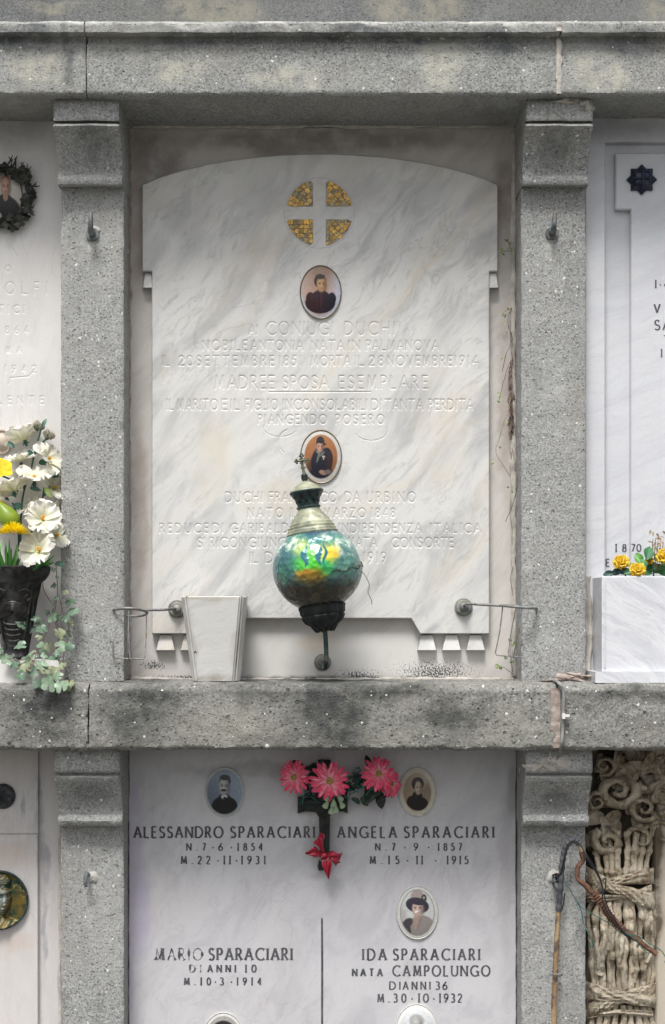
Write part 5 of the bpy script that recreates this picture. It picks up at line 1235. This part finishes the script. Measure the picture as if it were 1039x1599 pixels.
for i in range(55):
    y = random.gauss(620, 36); x = 798+random.gauss(0, 1.6); p = V(x, y, .008+random.random()*.006); mb.tube([p, jit(p+Vector((random.uniform(-.004,.004),-.003,-random.uniform(.006,.018))), 80, .002), p+Vector((random.uniform(-.005,.005),0,-random.uniform(.014,.03)))], .0009, 4)
tag(mb.build('dry_roots', simple_mat('dry_root', (.13,.095,.085), (.25,.19,.16), .9), None), 'mat of dry brown rootlets clinging in the seam beside the right pilaster', 'roots', kind='stuff')

# ------------------------------------------------------------------ bronze face medallion and dark boss, lower left
t = NT('patinated_medallion'); xx, yy, zz = t.sep(t.pos)[0:3]
nz = t.noise(45, 6, .7); hgt = t.rng(yy, -.058, -.085); c = t.mix(t.rng(nz, .4, .6), (.02,.05,.03), (.16,.11,.02))
c = t.mix(t.math('MULTIPLY', hgt, t.rng(t.noise(30, 5, .6, vec=t.mapv(loc=(3,3,3))), .25, .5)), c, (.34,.38,.37)); c = t.mix(t.rng(t.noise(55, 4, .7, vec=t.mapv(loc=(9,1,3))), .56, .64, 0, .9), c, (.34,.27,.09)); t.bump(t.noise(300, 4, .7), .4, .001); t.out(c, .5, .35); M_med = t.m
mc = V(-1, 1405, .053); rM = 45.5*S*.984
me_ = empty('face_medallion', mc, 'round patinated bronze medallion with a face in relief at the left edge', 'medallion')
def gz(x, y, cx, cy, rx, ry, h, rot=0, p=.5):
    a = R(rot); u = ((x-cx)*math.cos(a)+(y-cy)*math.sin(a))/rx; v = (-(x-cx)*math.sin(a)+(y-cy)*math.cos(a))/ry; q = 1-u*u-v*v
    return h*q**p if q > 0 else 0
def med_h(x, y):  # px from centre, y down
    h = 1.5
    h = max(h, gz(x, y, 0, 48, 44, 22, 13), gz(x, y, -2, 28, 13, 18, 11))          # shoulders, neck
    f = gz(x, y, 1, -4, 19, 29, 20)
    h = max(h, f, gz(x, y, -13, -6, 16, 26, 15), gz(x, y, -4, -30, 24, 13, 17), gz(x, y, -18, -4, 6, 9, 18))
    if f > 2:
        h += gz(x, y, 12.5, 1, 3.6, 7.5, 5.5, 0, 1)+gz(x, y, 13, 6, 4.5, 3.2, 4, 0, 1)+gz(x, y, 12, -14, 10, 3, 3, -6, 1)+gz(x, y, 1, -14, 8, 3, 3, 6, 1)
        h -= gz(x, y, 5, -8, 5.5, 3.8, 5, 0, 1)+gz(x, y, 17, -8, 3.5, 3.6, 4.5, 0, 1)
        h += gz(x, y, 5, -8, 3, 1.8, 2.4, 0, 1)+gz(x, y, 16.5, -8, 2.2, 1.8, 2, 0, 1)
        h += gz(x, y, 11, 12.2, 6, 1.8, 2.6, 0, 1)+gz(x, y, 10.6, 15.8, 5, 1.8, 2.8, 0, 1)-gz(x, y, 11, 14, 6.5, 1, 2.4, 0, 1)+gz(x, y, 9, 21, 6, 4, 2.5, 0, 1)
    if y < -18: h += 2.2*noise.noise(Vector((x*.22, y*.35, 1)))*(1 if h > 6 else 0)+(1.5*math.sin(x*.7+math.sin(y*.5)*2) if h > 8 else 0)
    if y > 26: h += 1.6*math.sin((x+y*.6)*.55) if h > 5 else 0
    return h
mb = MB(); nr, na = 70, 150; kk = S*.984
mb.grid([[mc+Vector((rM*.95*q/nr*math.cos(2*math.pi*a/na), -med_h(rM*.95*q/nr*math.cos(2*math.pi*a/na)/kk, -rM*.95*q/nr*math.sin(2*math.pi*a/na)/kk)*kk, rM*.95*q/nr*math.sin(2*math.pi*a/na))) for a in range(na+1)] for q in range(nr+1)])
mb.build('relief_face', M_med, me_)
mb = MB(); mb.lathe([(rM,0),(rM*1.02,.002),(rM*1.02,.007),(rM*.99,.0105),(rM*.955,.0095),(rM*.945,.002)], Matrix.Translation(mc+Vector((0,.001,0))) @ Matrix.Rotation(R(90), 4, 'X'), 90); mb.build('rim', M_teal, me_)
bc = V(5,1243,.048); mb = MB(); mb.lathe([(.024,0),(.0245,.003),(.0225,.006),(.018,.008),(.012,.0095),(.007,.012),(.0001,.013)], Matrix.Translation(bc) @ Matrix.Rotation(R(90), 4, 'X'), 60, lambda r_, h, a: (r_, h*(1+.22*math.cos(a*7+r_*500))))
tag(mb.build('metal_boss', metal_mat('grey_black_boss', (.03,.034,.036), (.07,.075,.08), None, .5, .4, 90, .4), None), 'dark grey petalled metal boss near the top of the lower left slab', 'boss')

# ------------------------------------------------------------------ bronze cross with pink gerberas and red bow
M_bx = metal_mat('black_patina_cross', (.012,.012,.012), (.03,.032,.03), (.02,.04,.032), .55, .4, 60, .5)
cx_ = empty('bronze_cross', V(506,1300,.031), 'black bronze cross hanging in the middle of the family slab under pink flowers', 'cross')
def crossbar(pts, d0, d1):
    mb = MB(); n = len(pts); vs = [V(x, y, d0) for x, y in pts]+[V(x, y, d1) for x, y in pts]; I = inset([(p[0], p[1]) for p in pts], 1.8); vs += [V(x, y, d1+.0018) for x, y in I]
    mb.add(vs, [(i, (i+1) % n, n+(i+1) % n, n+i) for i in range(n)]+[(n+i, n+(i+1) % n, 2*n+(i+1) % n, 2*n+i) for i in range(n)])
    for tri in geometry.tessellate_polygon([[Vector((x, y, 0)) for x, y in I]]): mb.f.append(tuple(2*n+i for i in tri))
    return mb
crossbar([(497,1186),(516,1186),(516,1244),(524,1247),(536,1245),(543,1243),(543,1270),(536,1267),(520,1268),(515.5,1275),(514.5,1340),(518,1352),(516,1359),(498,1359),(496,1352),(499.5,1340),(498.5,1276),(493,1268),(478,1267),(465,1270),(465,1243),(478,1246),(491,1247),(497,1243)], .0308, .042).build('cross_body', M_bx, cx_)
mb = MB()
for i in range(12): mb.lathe([(.0001,.004),(.0022,.003),(.003,0)], Matrix.Translation(V(507+1.5*math.sin(i*2.1), 1255+i*8.2, .0434)) @ Matrix.Rotation(R(90), 4, 'X'), 8)
mb.tube([V(470,1257,.0435), V(538,1257,.0435)], .0013, 6); mb.lathe([(.013,-.012),(.014,.008),(.016,.010),(.0145,.009),(.010,-.012)], Matrix.Translation(V(507,1240,.058)), 24)
mb.build('flower_cup', M_bx, cx_)
def gerbera(cx, cy, d, r_, nrm, seed, label):
    p = V(cx, cy, d); e = empty('pink_gerbera', p, label, 'flower', 'pink gerberas on the bronze cross'); random.seed(seed); F = Matrix.Translation(p) @ frame(Vector(nrm)); k = r_*S
    mb = MB()
    for (cnt, l, el, z, w_) in ((17, 1.08, 4, 0, .115), (17, .96, 13, .05, .11), (15, .66, 24, .09, .09)):
        for i in range(cnt):
            a = 2*math.pi*(i+random.uniform(-.25,.25))/cnt+z*9; M = F @ Matrix.Translation((0,0,k*z)) @ Matrix.Rotation(a, 4, 'Z') @ Matrix.Rotation(R(-el+random.uniform(-7,5)), 4, 'Y') @ Matrix.Translation((k*.14,0,0)) @ Matrix.Rotation(random.uniform(-.3,.3), 4, 'X')
            petal(mb, M, k*l*random.uniform(.80,.96), k*w_, 'strap', .7, -.10, 7, 4, (1.0,.62,.68), (.95,.035,.16), .05, seed*9+i, (1.0,.66,.74) if random.random() < .3 else (.95,.08,.22))
    mb.build('petals', M_petal, e)
    mb = MB(); mb.lathe([(.0001,.24*k),(.09*k,.255*k),(.17*k,.23*k),(.215*k,.17*k),(.225*k,.06*k)], F, 26, lambda q, h, a: (q, h)); 
    for i in range(60):
        a = i*2.399; q = math.sqrt(i/60)*.215*k; M2 = F @ Matrix.Translation((q*math.cos(a), q*math.sin(a), .255*k-(q/k)**2*1.5*k)); mb.lathe([(.0001,.02*k),(.013*k,.008*k),(.015*k,0)], M2, 5)
    mb.build('flower_centre', simple_mat('gerbera_centre', (.24,.15,.03), (.42,.30,.08), .8, 200, .5) if 'gerbera_centre' not in bpy.data.materials else bpy.data.materials['gerbera_centre'], e)
gerbera(461, 1213, .085, 24.5, (-.45,-1,-.05), 1, 'leftmost pink gerbera, turned slightly left')
gerbera(515, 1219, .105, 28, (.02,-1,.02), 2, 'large central pink gerbera facing forward above the bronze cross')
gerbera(591, 1209, .095, 25, (.15,-1,.25), 3, 'pink gerbera on the right, overlapping a smaller one')
gerbera(609, 1224, .065, 20, (.75,-.8,.1), 4, 'rightmost pink gerbera, turned right and half hidden')
random.seed(44); mb = MB()
fo = empty('artificial_foliage', V(520,1235,.05), 'dark artificial leaves and teal wire stems behind the pink gerberas', 'foliage')
for i in range(58):
    x = random.choice([random.uniform(470,500), random.uniform(540,585), random.uniform(560,625), random.uniform(480,600)]); y = random.uniform(1195,1250) if x < 560 else random.uniform(1198,1255)
    if x > 600: y = random.uniform(1205,1250)
    g = random.choice([(.010,.028,.022),(.02,.05,.035),(.015,.06,.05),(.03,.055,.03),(.008,.015,.014)])
    M = Matrix.Translation(V(x, y, .045+random.random()*.03)) @ frame(Vector((random.uniform(-.8,.8),-1,random.uniform(-.5,.6)))) @ Matrix.Rotation(random.uniform(0,6.28), 4, 'Z'); petal(mb, M, random.uniform(.014,.026), random.uniform(.004,.008), 'oval', .4, -.2, 6, 5, g, tuple(q*1.5 for q in g), .08, i)
for (x, y, a, s_) in ((590,1235,-75,28),(578,1225,-100,26),(488,1238,200,14)):
    M = Matrix.Translation(V(x, y, .055)) @ frame(Vector((.2,-1,.3))) @ Matrix.Rotation(R(a), 4, 'Z'); petal(mb, M, s_*S, s_*S*.3, 'oval', .4, -.3, 7, 5, (.008,.018,.015), (.02,.035,.028), .06, x)
mb.build('leaf', M_leaf, fo); mb = MB()
for i in range(22):
    x = random.uniform(545, 600) if i % 3 else random.uniform(475,500); y = random.uniform(1195,1235); P = [V(x, y, .07), V(x+random.uniform(-12,12), y+random.uniform(4,14), .085), V(x+random.uniform(-18,18), y+random.uniform(10,26), .075)]
    q = smooth_path(P, 5); mb.tube(q, .0008, 5, cols=[random.choice([(.02,.22,.18),(.01,.09,.08)])]*len(q))
mb.build('wire_stems', M_leaf, fo); mb = MB()
for (x, y, a) in ((517,1240,-140),(526,1241,-50),(513,1250,-120),(530,1250,-60),(521,1247,-90),(524,1256,-88),(519,1258,-100)):
    M = Matrix.Translation(V(x, y, .105)) @ frame(Vector((.1,-1,.3))) @ Matrix.Rotation(R(a), 4, 'Z'); petal(mb, M, 13*S, 5.6*S, 'fan', .3, -.2, 7, 6, (.13,.26,.12), (.36,.44,.30), .1, x, (.45,.52,.38))
mb.build('pale_leaf_cluster', M_leaf, fo)
M_rib = simple_mat('crimson_satin', (.26,.012,.03), (.36,.025,.05), .35, 20, .05)
bo = empty('red_bow', V(507,1336,.05), 'crimson ribbon bow tied to the foot of the bronze cross', 'bow')
def ribbon(pts_a, pts_b, nm):
    A_ = smooth_path([V(*p) for p in pts_a], 6); B_ = smooth_path([V(*p) for p in pts_b], 6); P = []
    for i, (a, b) in enumerate(zip(A_, B_)):
        P.append([a.lerp(b, j/24)+Vector((0, -.0024*math.sin(j*.42+i*.25+a.x*90)*min(1, i/5), .0008*math.sin(j*.3+i*.4))) for j in range(25)])
    mb = MB(); mb.grid(P); mb.build(nm, M_rib, bo)
ribbon([(504,1335,.058),(497,1322,.07),(489,1316,.075),(490,1318,.07)], [(508,1334,.058),(505,1318,.072),(507,1304,.07),(500,1301,.062)], 'loop')
ribbon([(503,1334,.057),(492,1322,.066),(482,1328,.068),(476,1332,.066)], [(506,1338,.057),(494,1339,.062),(487,1337,.062),(479,1334,.062)], 'loop')
ribbon([(507,1334,.06),(518,1329,.072),(528,1332,.07),(536,1332,.062)], [(509,1340,.058),(518,1342,.07),(524,1346,.066),(527,1349,.06)], 'loop')
ribbon([(503,1337,.058),(503,1350,.066),(508,1362,.066),(512,1372,.06)], [(510,1337,.06),(518,1346,.07),(517,1357,.066),(514,1373,.06)], 'tail')
ribbon([(509,1337,.06),(518,1344,.066),(524,1352,.06)], [(511,1334,.06),(524,1340,.064),(532,1346,.058)], 'tail')
mb = MB(); mb.lathe([(.0001,-.005),(.004,-.0045),(.0055,0),(.004,.0045),(.0001,.005)], Matrix.Translation(V(506.5,1336,.062)) @ Matrix.Rotation(R(70), 4, 'Y'), 14); mb.build('knot', M_rib, bo)
mb = MB(); mb.tube(smooth_path([V(503,1338,.064), V(500,1342,.066), V(504,1345,.067), V(512,1342,.067), V(515,1336,.064)]), .0006, 5); mb.build('silver_wire', M_wire, bo)

# ------------------------------------------------------------------ carved sheaf, lower right bay
def carve_mat():
    t = NT('weathered_beige_carving'); c = t.mix(t.rng(t.noise(22, 6, .7), .35, .65), (.30,.25,.18), (.54,.48,.38))
    c = t.mix(t.rng(t.noise(60, 5, .7, vec=t.mapv(loc=(3,2,1))), .48, .66, 0, .8), c, (.14,.09,.05)); c = t.mix(t.rng(t.noise(8, 3, vec=t.mapv(loc=(1,2,5))), .55, .75, 0, .6), c, (.58,.54,.46))
    t.bump(t.math('ADD', t.noise(120, 5, .7), t.math('MULTIPLY', t.noise(40, 4, .6, vec=t.mapv(scale=(3,3,.5))), 2.2)), 1.0, .003); return t.out(c, .85, spec=.2)
M_carve = carve_mat()
M_beige = marble_mat('beige_slab', (.50,.45,.37), (.40,.35,.28), 80, (.46,.38,.28), .4, .4, rough=.7, spec=.2, grime_shade=(([(968,1360,64,260,.03,12,.2)], (.12,.095,.07), 1.4),))  # dark oval paints the shade behind the sheaf onto the slab
mb = MB(); slab(mb, [(916,1160),(1500,1160),(1500,1640),(916,1640)], .0, -.045, bev=.001)
tag(mb.build('backing_slab', M_beige, None, base=(.6,0,V(0,1640,0).z)), 'beige stone slab behind the carved sheaf in the lower right bay', 'marble slab')
mb = MB(); slab(mb, [(1022,1160),(1500,1160),(1500,1640),(1020,1640),(1023,1540),(1019,1400)], .05, .001, bev=.006)
tag(mb.build('beige_panel', M_beige, None, base=(.7,0,V(0,1640,0).z)), 'smooth beige panel right of the carved sheaf at the right edge', 'panel')
sh = empty('carved_sheaf', V(970,1640,.02), 'carved beige stone sheaf of stems bound with bands and topped by curling leaves', 'carving'); random.seed(21)
def cy(x): # depth bulge of the bundle
    u = (x-972)/56; return .025+.05*math.sqrt(max(0, 1-u*u))
def stalk(pts, r0, knots, seed, nm='stem'):
    P = smooth_path([V(x, y, cy(x)-.006+dd) for x, y, dd in pts], 10); P = [jit(p, 35, .002) for p in P]; n = len(P)
    rr = []
    for i, p in enumerate(P):
        r_ = r0*(1+.22*noise.noise(Vector((0, seed, i*.22))))
        for kk_ in knots: r_ += r0*.55*math.exp(-((i/n-kk_)/.05)**2)
        rr.append(r_)
    mb = MB(); mb.tube(P, rr, 12); 
    mb.v = [jit(jit(v, 45, .0024), 130, .0011) for v in mb.v]; mb.build(nm, M_carve, sh)
for i, x in enumerate((922, 931, 940, 950, 959, 968, 977, 987, 997, 1006, 1014, 1020)):
    w1 = random.uniform(-5,5); w2 = random.uniform(-4,4)
    stalk([(x*.8+972*.2, 1398, 0), (x+w1, 1430, .004), (x+w2, 1470, random.uniform(-.006,.008)), (x-w1*.6, 1510, random.uniform(-.008,.006)), (x*.85+972*.15, 1552, 0)], random.uniform(.0048,.0068), [random.uniform(.15,.85) for _ in range(random.choice([1,1,2]))], i)
for i in range(9):   # loose knotty twigs in front
    x = 930+i*10.5; y0 = random.uniform(1405,1470); stalk([(x, y0, .008), (x+random.uniform(-5,5), y0+22, .014), (x+random.uniform(-7,7), y0+50, .010), (x+random.uniform(-6,6), y0+72, .004)], random.uniform(.0034,.0052), [random.random(), random.random()], 30+i)
for i, x in enumerate((924, 936, 948, 961, 974, 985, 998, 1009, 1018)): stalk([(x*.85+972*.15,1570,0), (x,1600,.003), (x+random.uniform(-3,3),1645,0)], random.uniform(.005,.0066), [.5], 50+i)
for i, x in enumerate((936, 946, 956, 967, 978, 990, 1000, 1010)): stalk([(x+(x-972)*.25, 1300+random.uniform(-8,8), -.012), (x+random.uniform(-3,3), 1335, 0), (x*.9+972*.1, 1372, .004)], random.uniform(.0048,.0070), [.4,.8], 70+i)
def band(p0, p1, wpx, dd, seed):
    """ribbon of bunched fibres from px p0 to p1"""
    mb = MB(); P = []; n = 36
    for i in range(n+1):
        t_ = i/n; x = p0[0]+(p1[0]-p0[0])*t_; y = p0[1]+(p1[1]-p0[1])*t_+4*math.sin(t_*math.pi)*(1 if seed % 2 else -1); w_ = wpx*(.62+.38*abs(2*t_-1)**1.2); row = []
        for j in range(19):
            a = 2*math.pi*j/18; yy_ = y+w_*math.sin(a)*.5; d = cy(min(1026, max(917, x)))+dd+.008*math.cos(a)+.0022*math.sin(yy_*1.1+math.sin(t_*5+seed)*2)*(1 if math.cos(a) > 0 else 0)
            row.append(jit(V(x, yy_, d), 50, .0022))
        P.append(row)
    mb.grid(P); mb.build('binding_band', M_carve, sh)
band((915,1366), (1023,1408), 30, .006, 1); band((915,1392), (1022,1368), 26, .003, 2); band((917,1403), (1018,1388), 14, .002, 5)
band((915,1546), (1024,1560), 30, .006, 3); band((915,1580), (1023,1548), 28, .003, 4); band((920,1586), (1020,1584), 12, .000, 6)
def curl(cx, cy_, r0, turns, a0, wpx, d, seed, flip=1, grow=1.0):
    """a scrolled acanthus leaf: a broad strip wound into a spiral"""
    mb = MB(); P = []; n = int(34*turns)
    for i in range(n+1):
        t_ = i/n; a = a0+flip*t_*turns*2*math.pi; r_ = r0*(1-.80*t_)*grow; w_ = wpx*(1-.55*t_); row = []
        for j in range(15):
            b = 2*math.pi*j/14; rr = r_*(1+.10*noise.noise(Vector((a*1.3, seed, 0))))+w_*.5*math.cos(b)*(1+.35*noise.noise(Vector((a*2.1, seed, 5)))); dd = d+.012*t_+(.006+.004*(1-t_))*math.sin(b)*1.2-.004*math.cos(b)+.0012*math.sin(a*6+j)
            row.append(jit(V(cx+rr*math.cos(a), cy_-rr*math.sin(a)*.85, dd), 45, .0018))
        P.append(row)
    mb.grid(P); mb.build('curling_leaf', M_carve, sh)
curl(951, 1314, 25, 1.25, 2.2, 17, .062, 1); curl(964, 1234, 32, 1.5, .4, 20, .05, 2, -1); curl(1014, 1210, 34, 1.1, 3.4, 21, .045, 3); curl(932, 1252, 17, 1.3, 1.2, 9, .05, 4)
curl(1006, 1262, 24, 1.4, -.6, 11, .055, 5, -1); curl(944, 1196, 20, 1.3, 4.2, 10, .04, 6); curl(1036, 1240, 26, 1.3, 2.6, 12, .05, 7, -1); curl(1000, 1312, 25, .8, 2.8, 12, .05, 8, -1); curl(978, 1188, 22, 1.2, 0, 10, .035, 9); curl(1034, 1304, 30, .8, 2.9, 12, .045, 10, -1); curl(1030, 1186, 24, 1.2, 1, 11, .04, 12)
mb = MB()
for i in range(46):
    x = random.uniform(922,1045); y = random.uniform(1178,1318); a = random.uniform(0,6.28); M = Matrix.Translation(V(x, y, .03+random.random()*.03)) @ frame(Vector((random.uniform(-.6,.6),-1,random.uniform(-.5,.6)))) @ Matrix.Rotation(a, 4, 'Z'); petal(mb, M, random.uniform(.035,.06), random.uniform(.010,.017), 'oval', .7, -.35, 12, 10, ruffle=.16, seed=i)
mb.build('small_leaves', M_carve, sh)

# ------------------------------------------------------------------ rusty cane, bark branch, wires
t = NT('rusty_cane'); xx, yy, zz = t.sep(t.pos)[0:3]; nz = t.noise(30, 5, .7, vec=t.mapv(scale=(3,3,.6)))
c = t.mix(t.rng(nz, .4, .6), (.36,.27,.15), (.24,.15,.08)); c = t.mix(t.rng(t.noise(50, 4, .6), .52, .62), c, (.10,.07,.06)); t.bump(nz, .4, .001); M_cane = t.out(c, .6)
M_bark = simple_mat('reddish_bark', (.055,.026,.018), (.15,.075,.045), .75, 70, .9)
M_sleeve = simple_mat('dark_grey_tape', (.045,.048,.058), (.085,.09,.10), .6, 60, .4)
P = smooth_path([V(864,1640,.125), V(866,1560,.125), V(869,1490,.125), V(872,1430,.127), V(875,1390,.13), V(878,1350,.135), V(883,1325,.137), V(893,1312,.14), V(903,1316,.14), V(909,1330,.14), V(911,1345,.14)], 12)
ce = empty('rusty_cane', V(864,1640,.125), 'tall rusty hooked cane leaning on the lower right pilaster', 'cane')
mb = MB(); mb.tube([jit(p, 40, .0012) for p in P], [.0052-.0012*(i/len(P)) for i in range(len(P))], 12); mb.build('shaft', M_cane, ce)
mb = MB(); Q = P[38:98]; mb.tube([p+Vector((0,-.0004,0)) for p in Q], [.0056+.0008*math.sin(i*1.3) for i in range(len(Q))], 12); mb.build('tape_sleeve', M_sleeve, ce)
mb = MB(); mb.tube([V(866,1522,.134), V(876,1521,.134), V(878,1522,.126), V(876,1523,.115), V(866,1523,.115), V(863,1522,.126)], .0018, 6, closed=True); mb.build('clip', M_wire, ce)
P = smooth_path([V(908,1330,.148), V(911,1342,.15), V(904,1352,.15), V(905,1373,.15), V(927,1396,.152), V(945,1419,.155), V(958,1437,.157), V(975,1453,.16), V(993,1466,.162), V(1010,1478,.165), V(1026,1490,.17)], 12); n = len(P)
mb = MB(); mb.tube([jit(p, 55, .0022) for p in P], [(.0048+.0022*math.exp(-((i/n-.62)/.18)**2))*(1+.16*noise.noise(Vector((i*.5,0,0)))) for i in range(n)], 12); mb.v = [jit(v, 140, .0009) for v in mb.v]
br = tag(mb.build('bark_branch', M_bark, None), 'crooked reddish bark branch lying across the carved sheaf', 'branch')
mb = MB()
for q in range(16): i = int(n*(.40+.018*q)); c0 = P[i]; tt = (P[i+1]-P[i-1]).normalized(); u = tt.cross(Vector((0,1,0))).normalized(); w_ = tt.cross(u); mb.tube([c0+(u*math.cos(a)+w_*math.sin(a))*.0076+tt*.001*math.sin(a+q) for a in [2*math.pi*z/12 for z in range(12)]], .0009, 5, closed=True)
mb.build('fibre_binding', simple_mat('brown_fibre', (.12,.05,.03), (.22,.10,.06), .8), br)
M_bw = simple_mat('black_wire', (.012,.012,.014), (.022,.022,.025), .4); M_gw = simple_mat('green_wire', (.01,.09,.085), (.02,.13,.12), .4)
mb = MB()
for o in (0, 4):
    mb.tube(smooth_path([V(872,1378,.12), V(868,1366+o,.135), V(876,1363,.14), V(882,1340-o,.15), V(886,1324-o,.15), V(896,1316-o,.15), V(908,1322-o*.5,.155), V(918,1342-o,.165), V(932,1364-o,.165), V(941,1384,.165), V(945-o,1404,.168), V(952-o,1422,.17), V(962,1438+o,.172), V(974,1455,.17), V(985,1468+o,.165)]), .0014, 7)
mb.tube(smooth_path([V(863,1368,.118), V(870,1364,.13), V(876,1370,.13), V(874,1384,.13), V(868,1390,.13), V(864,1380,.125), V(872,1376,.135)]), .0016, 7)
mb.tube(smooth_path([V(941,1376,.165), V(946,1372,.168), V(945,1388,.17), V(940,1398,.168)]), .0012, 6)
mb.tube(smooth_path([V(882,1395,.13), V(880,1412,.13), V(876,1424,.128)]), .0012, 6)
tag(mb.build('black_wire', M_bw, None), 'looped black wire wound over the cane hook and along the bark branch', 'wire')
mb = MB(); mb.tube(smooth_path([V(876,1372,.13), V(888,1386,.14), V(900,1405,.14), V(910,1418,.145), V(930,1430,.15), V(950,1441,.155), V(972,1458,.165), V(997,1462,.165), V(1015,1474,.17), V(1032,1484,.17), V(1040,1496,.165), V(1039,1503,.165), V(1050,1505,.16)]), .0008, 6)
mb.tube(smooth_path([V(900,1405,.14), V(908,1422,.13), V(911,1440,.13), V(918,1455,.14), V(924,1468,.14), V(926,1476,.14), V(921,1479,.14), V(920,1472,.14)]), .0008, 6)
mb.tube(smooth_path([V(972,1452,.165), V(990,1466,.168), V(1004,1482,.168), V(1012,1488,.168), V(1020,1486,.17)]), .0008, 6)
tag(mb.build('green_wire', M_gw, None), 'thin green wire trailing under the bark branch to the right edge', 'wire')
mb = MB(); rough_patch(mb, 869, 1369, 12, 12, .0995, .006, seed=4, amp=.4); hb = empty('wall_bracket', V(868,1372,.1), 'dark iron bracket in pale cement holding the rusty cane on the lower right pilaster', 'bracket'); mb.build('cement_collar', M_fix, hb)
mb = MB(); mb.tube(smooth_path([V(868,1372,.098), V(868,1373,.115), V(869,1376,.125), V(871,1384,.128), V(874,1390,.126)]), [.0055]*33, 10); mb.tube([V(864,1366,.12), V(872,1366,.122), V(876,1372,.122), V(872,1380,.122), V(864,1378,.12)], .0028, 7, closed=True); mb.build('iron_hook', M_iron, hb)
# frayed white threads on the lower lintel joint
mb = MB(); mb.tube(smooth_path([V(858,1174,.18), V(860,1180,.185), V(856,1184,.187), V(861,1189,.187), V(866,1187,.186)]), .0006, 5); mb.tube(smooth_path([V(858,1176,.18), V(862,1184,.187), V(868,1190,.185)]), .0005, 5)
tag(mb.build('white_thread', M_white, None), 'frayed white thread under the lower lintel above the lower right pilaster', 'thread')
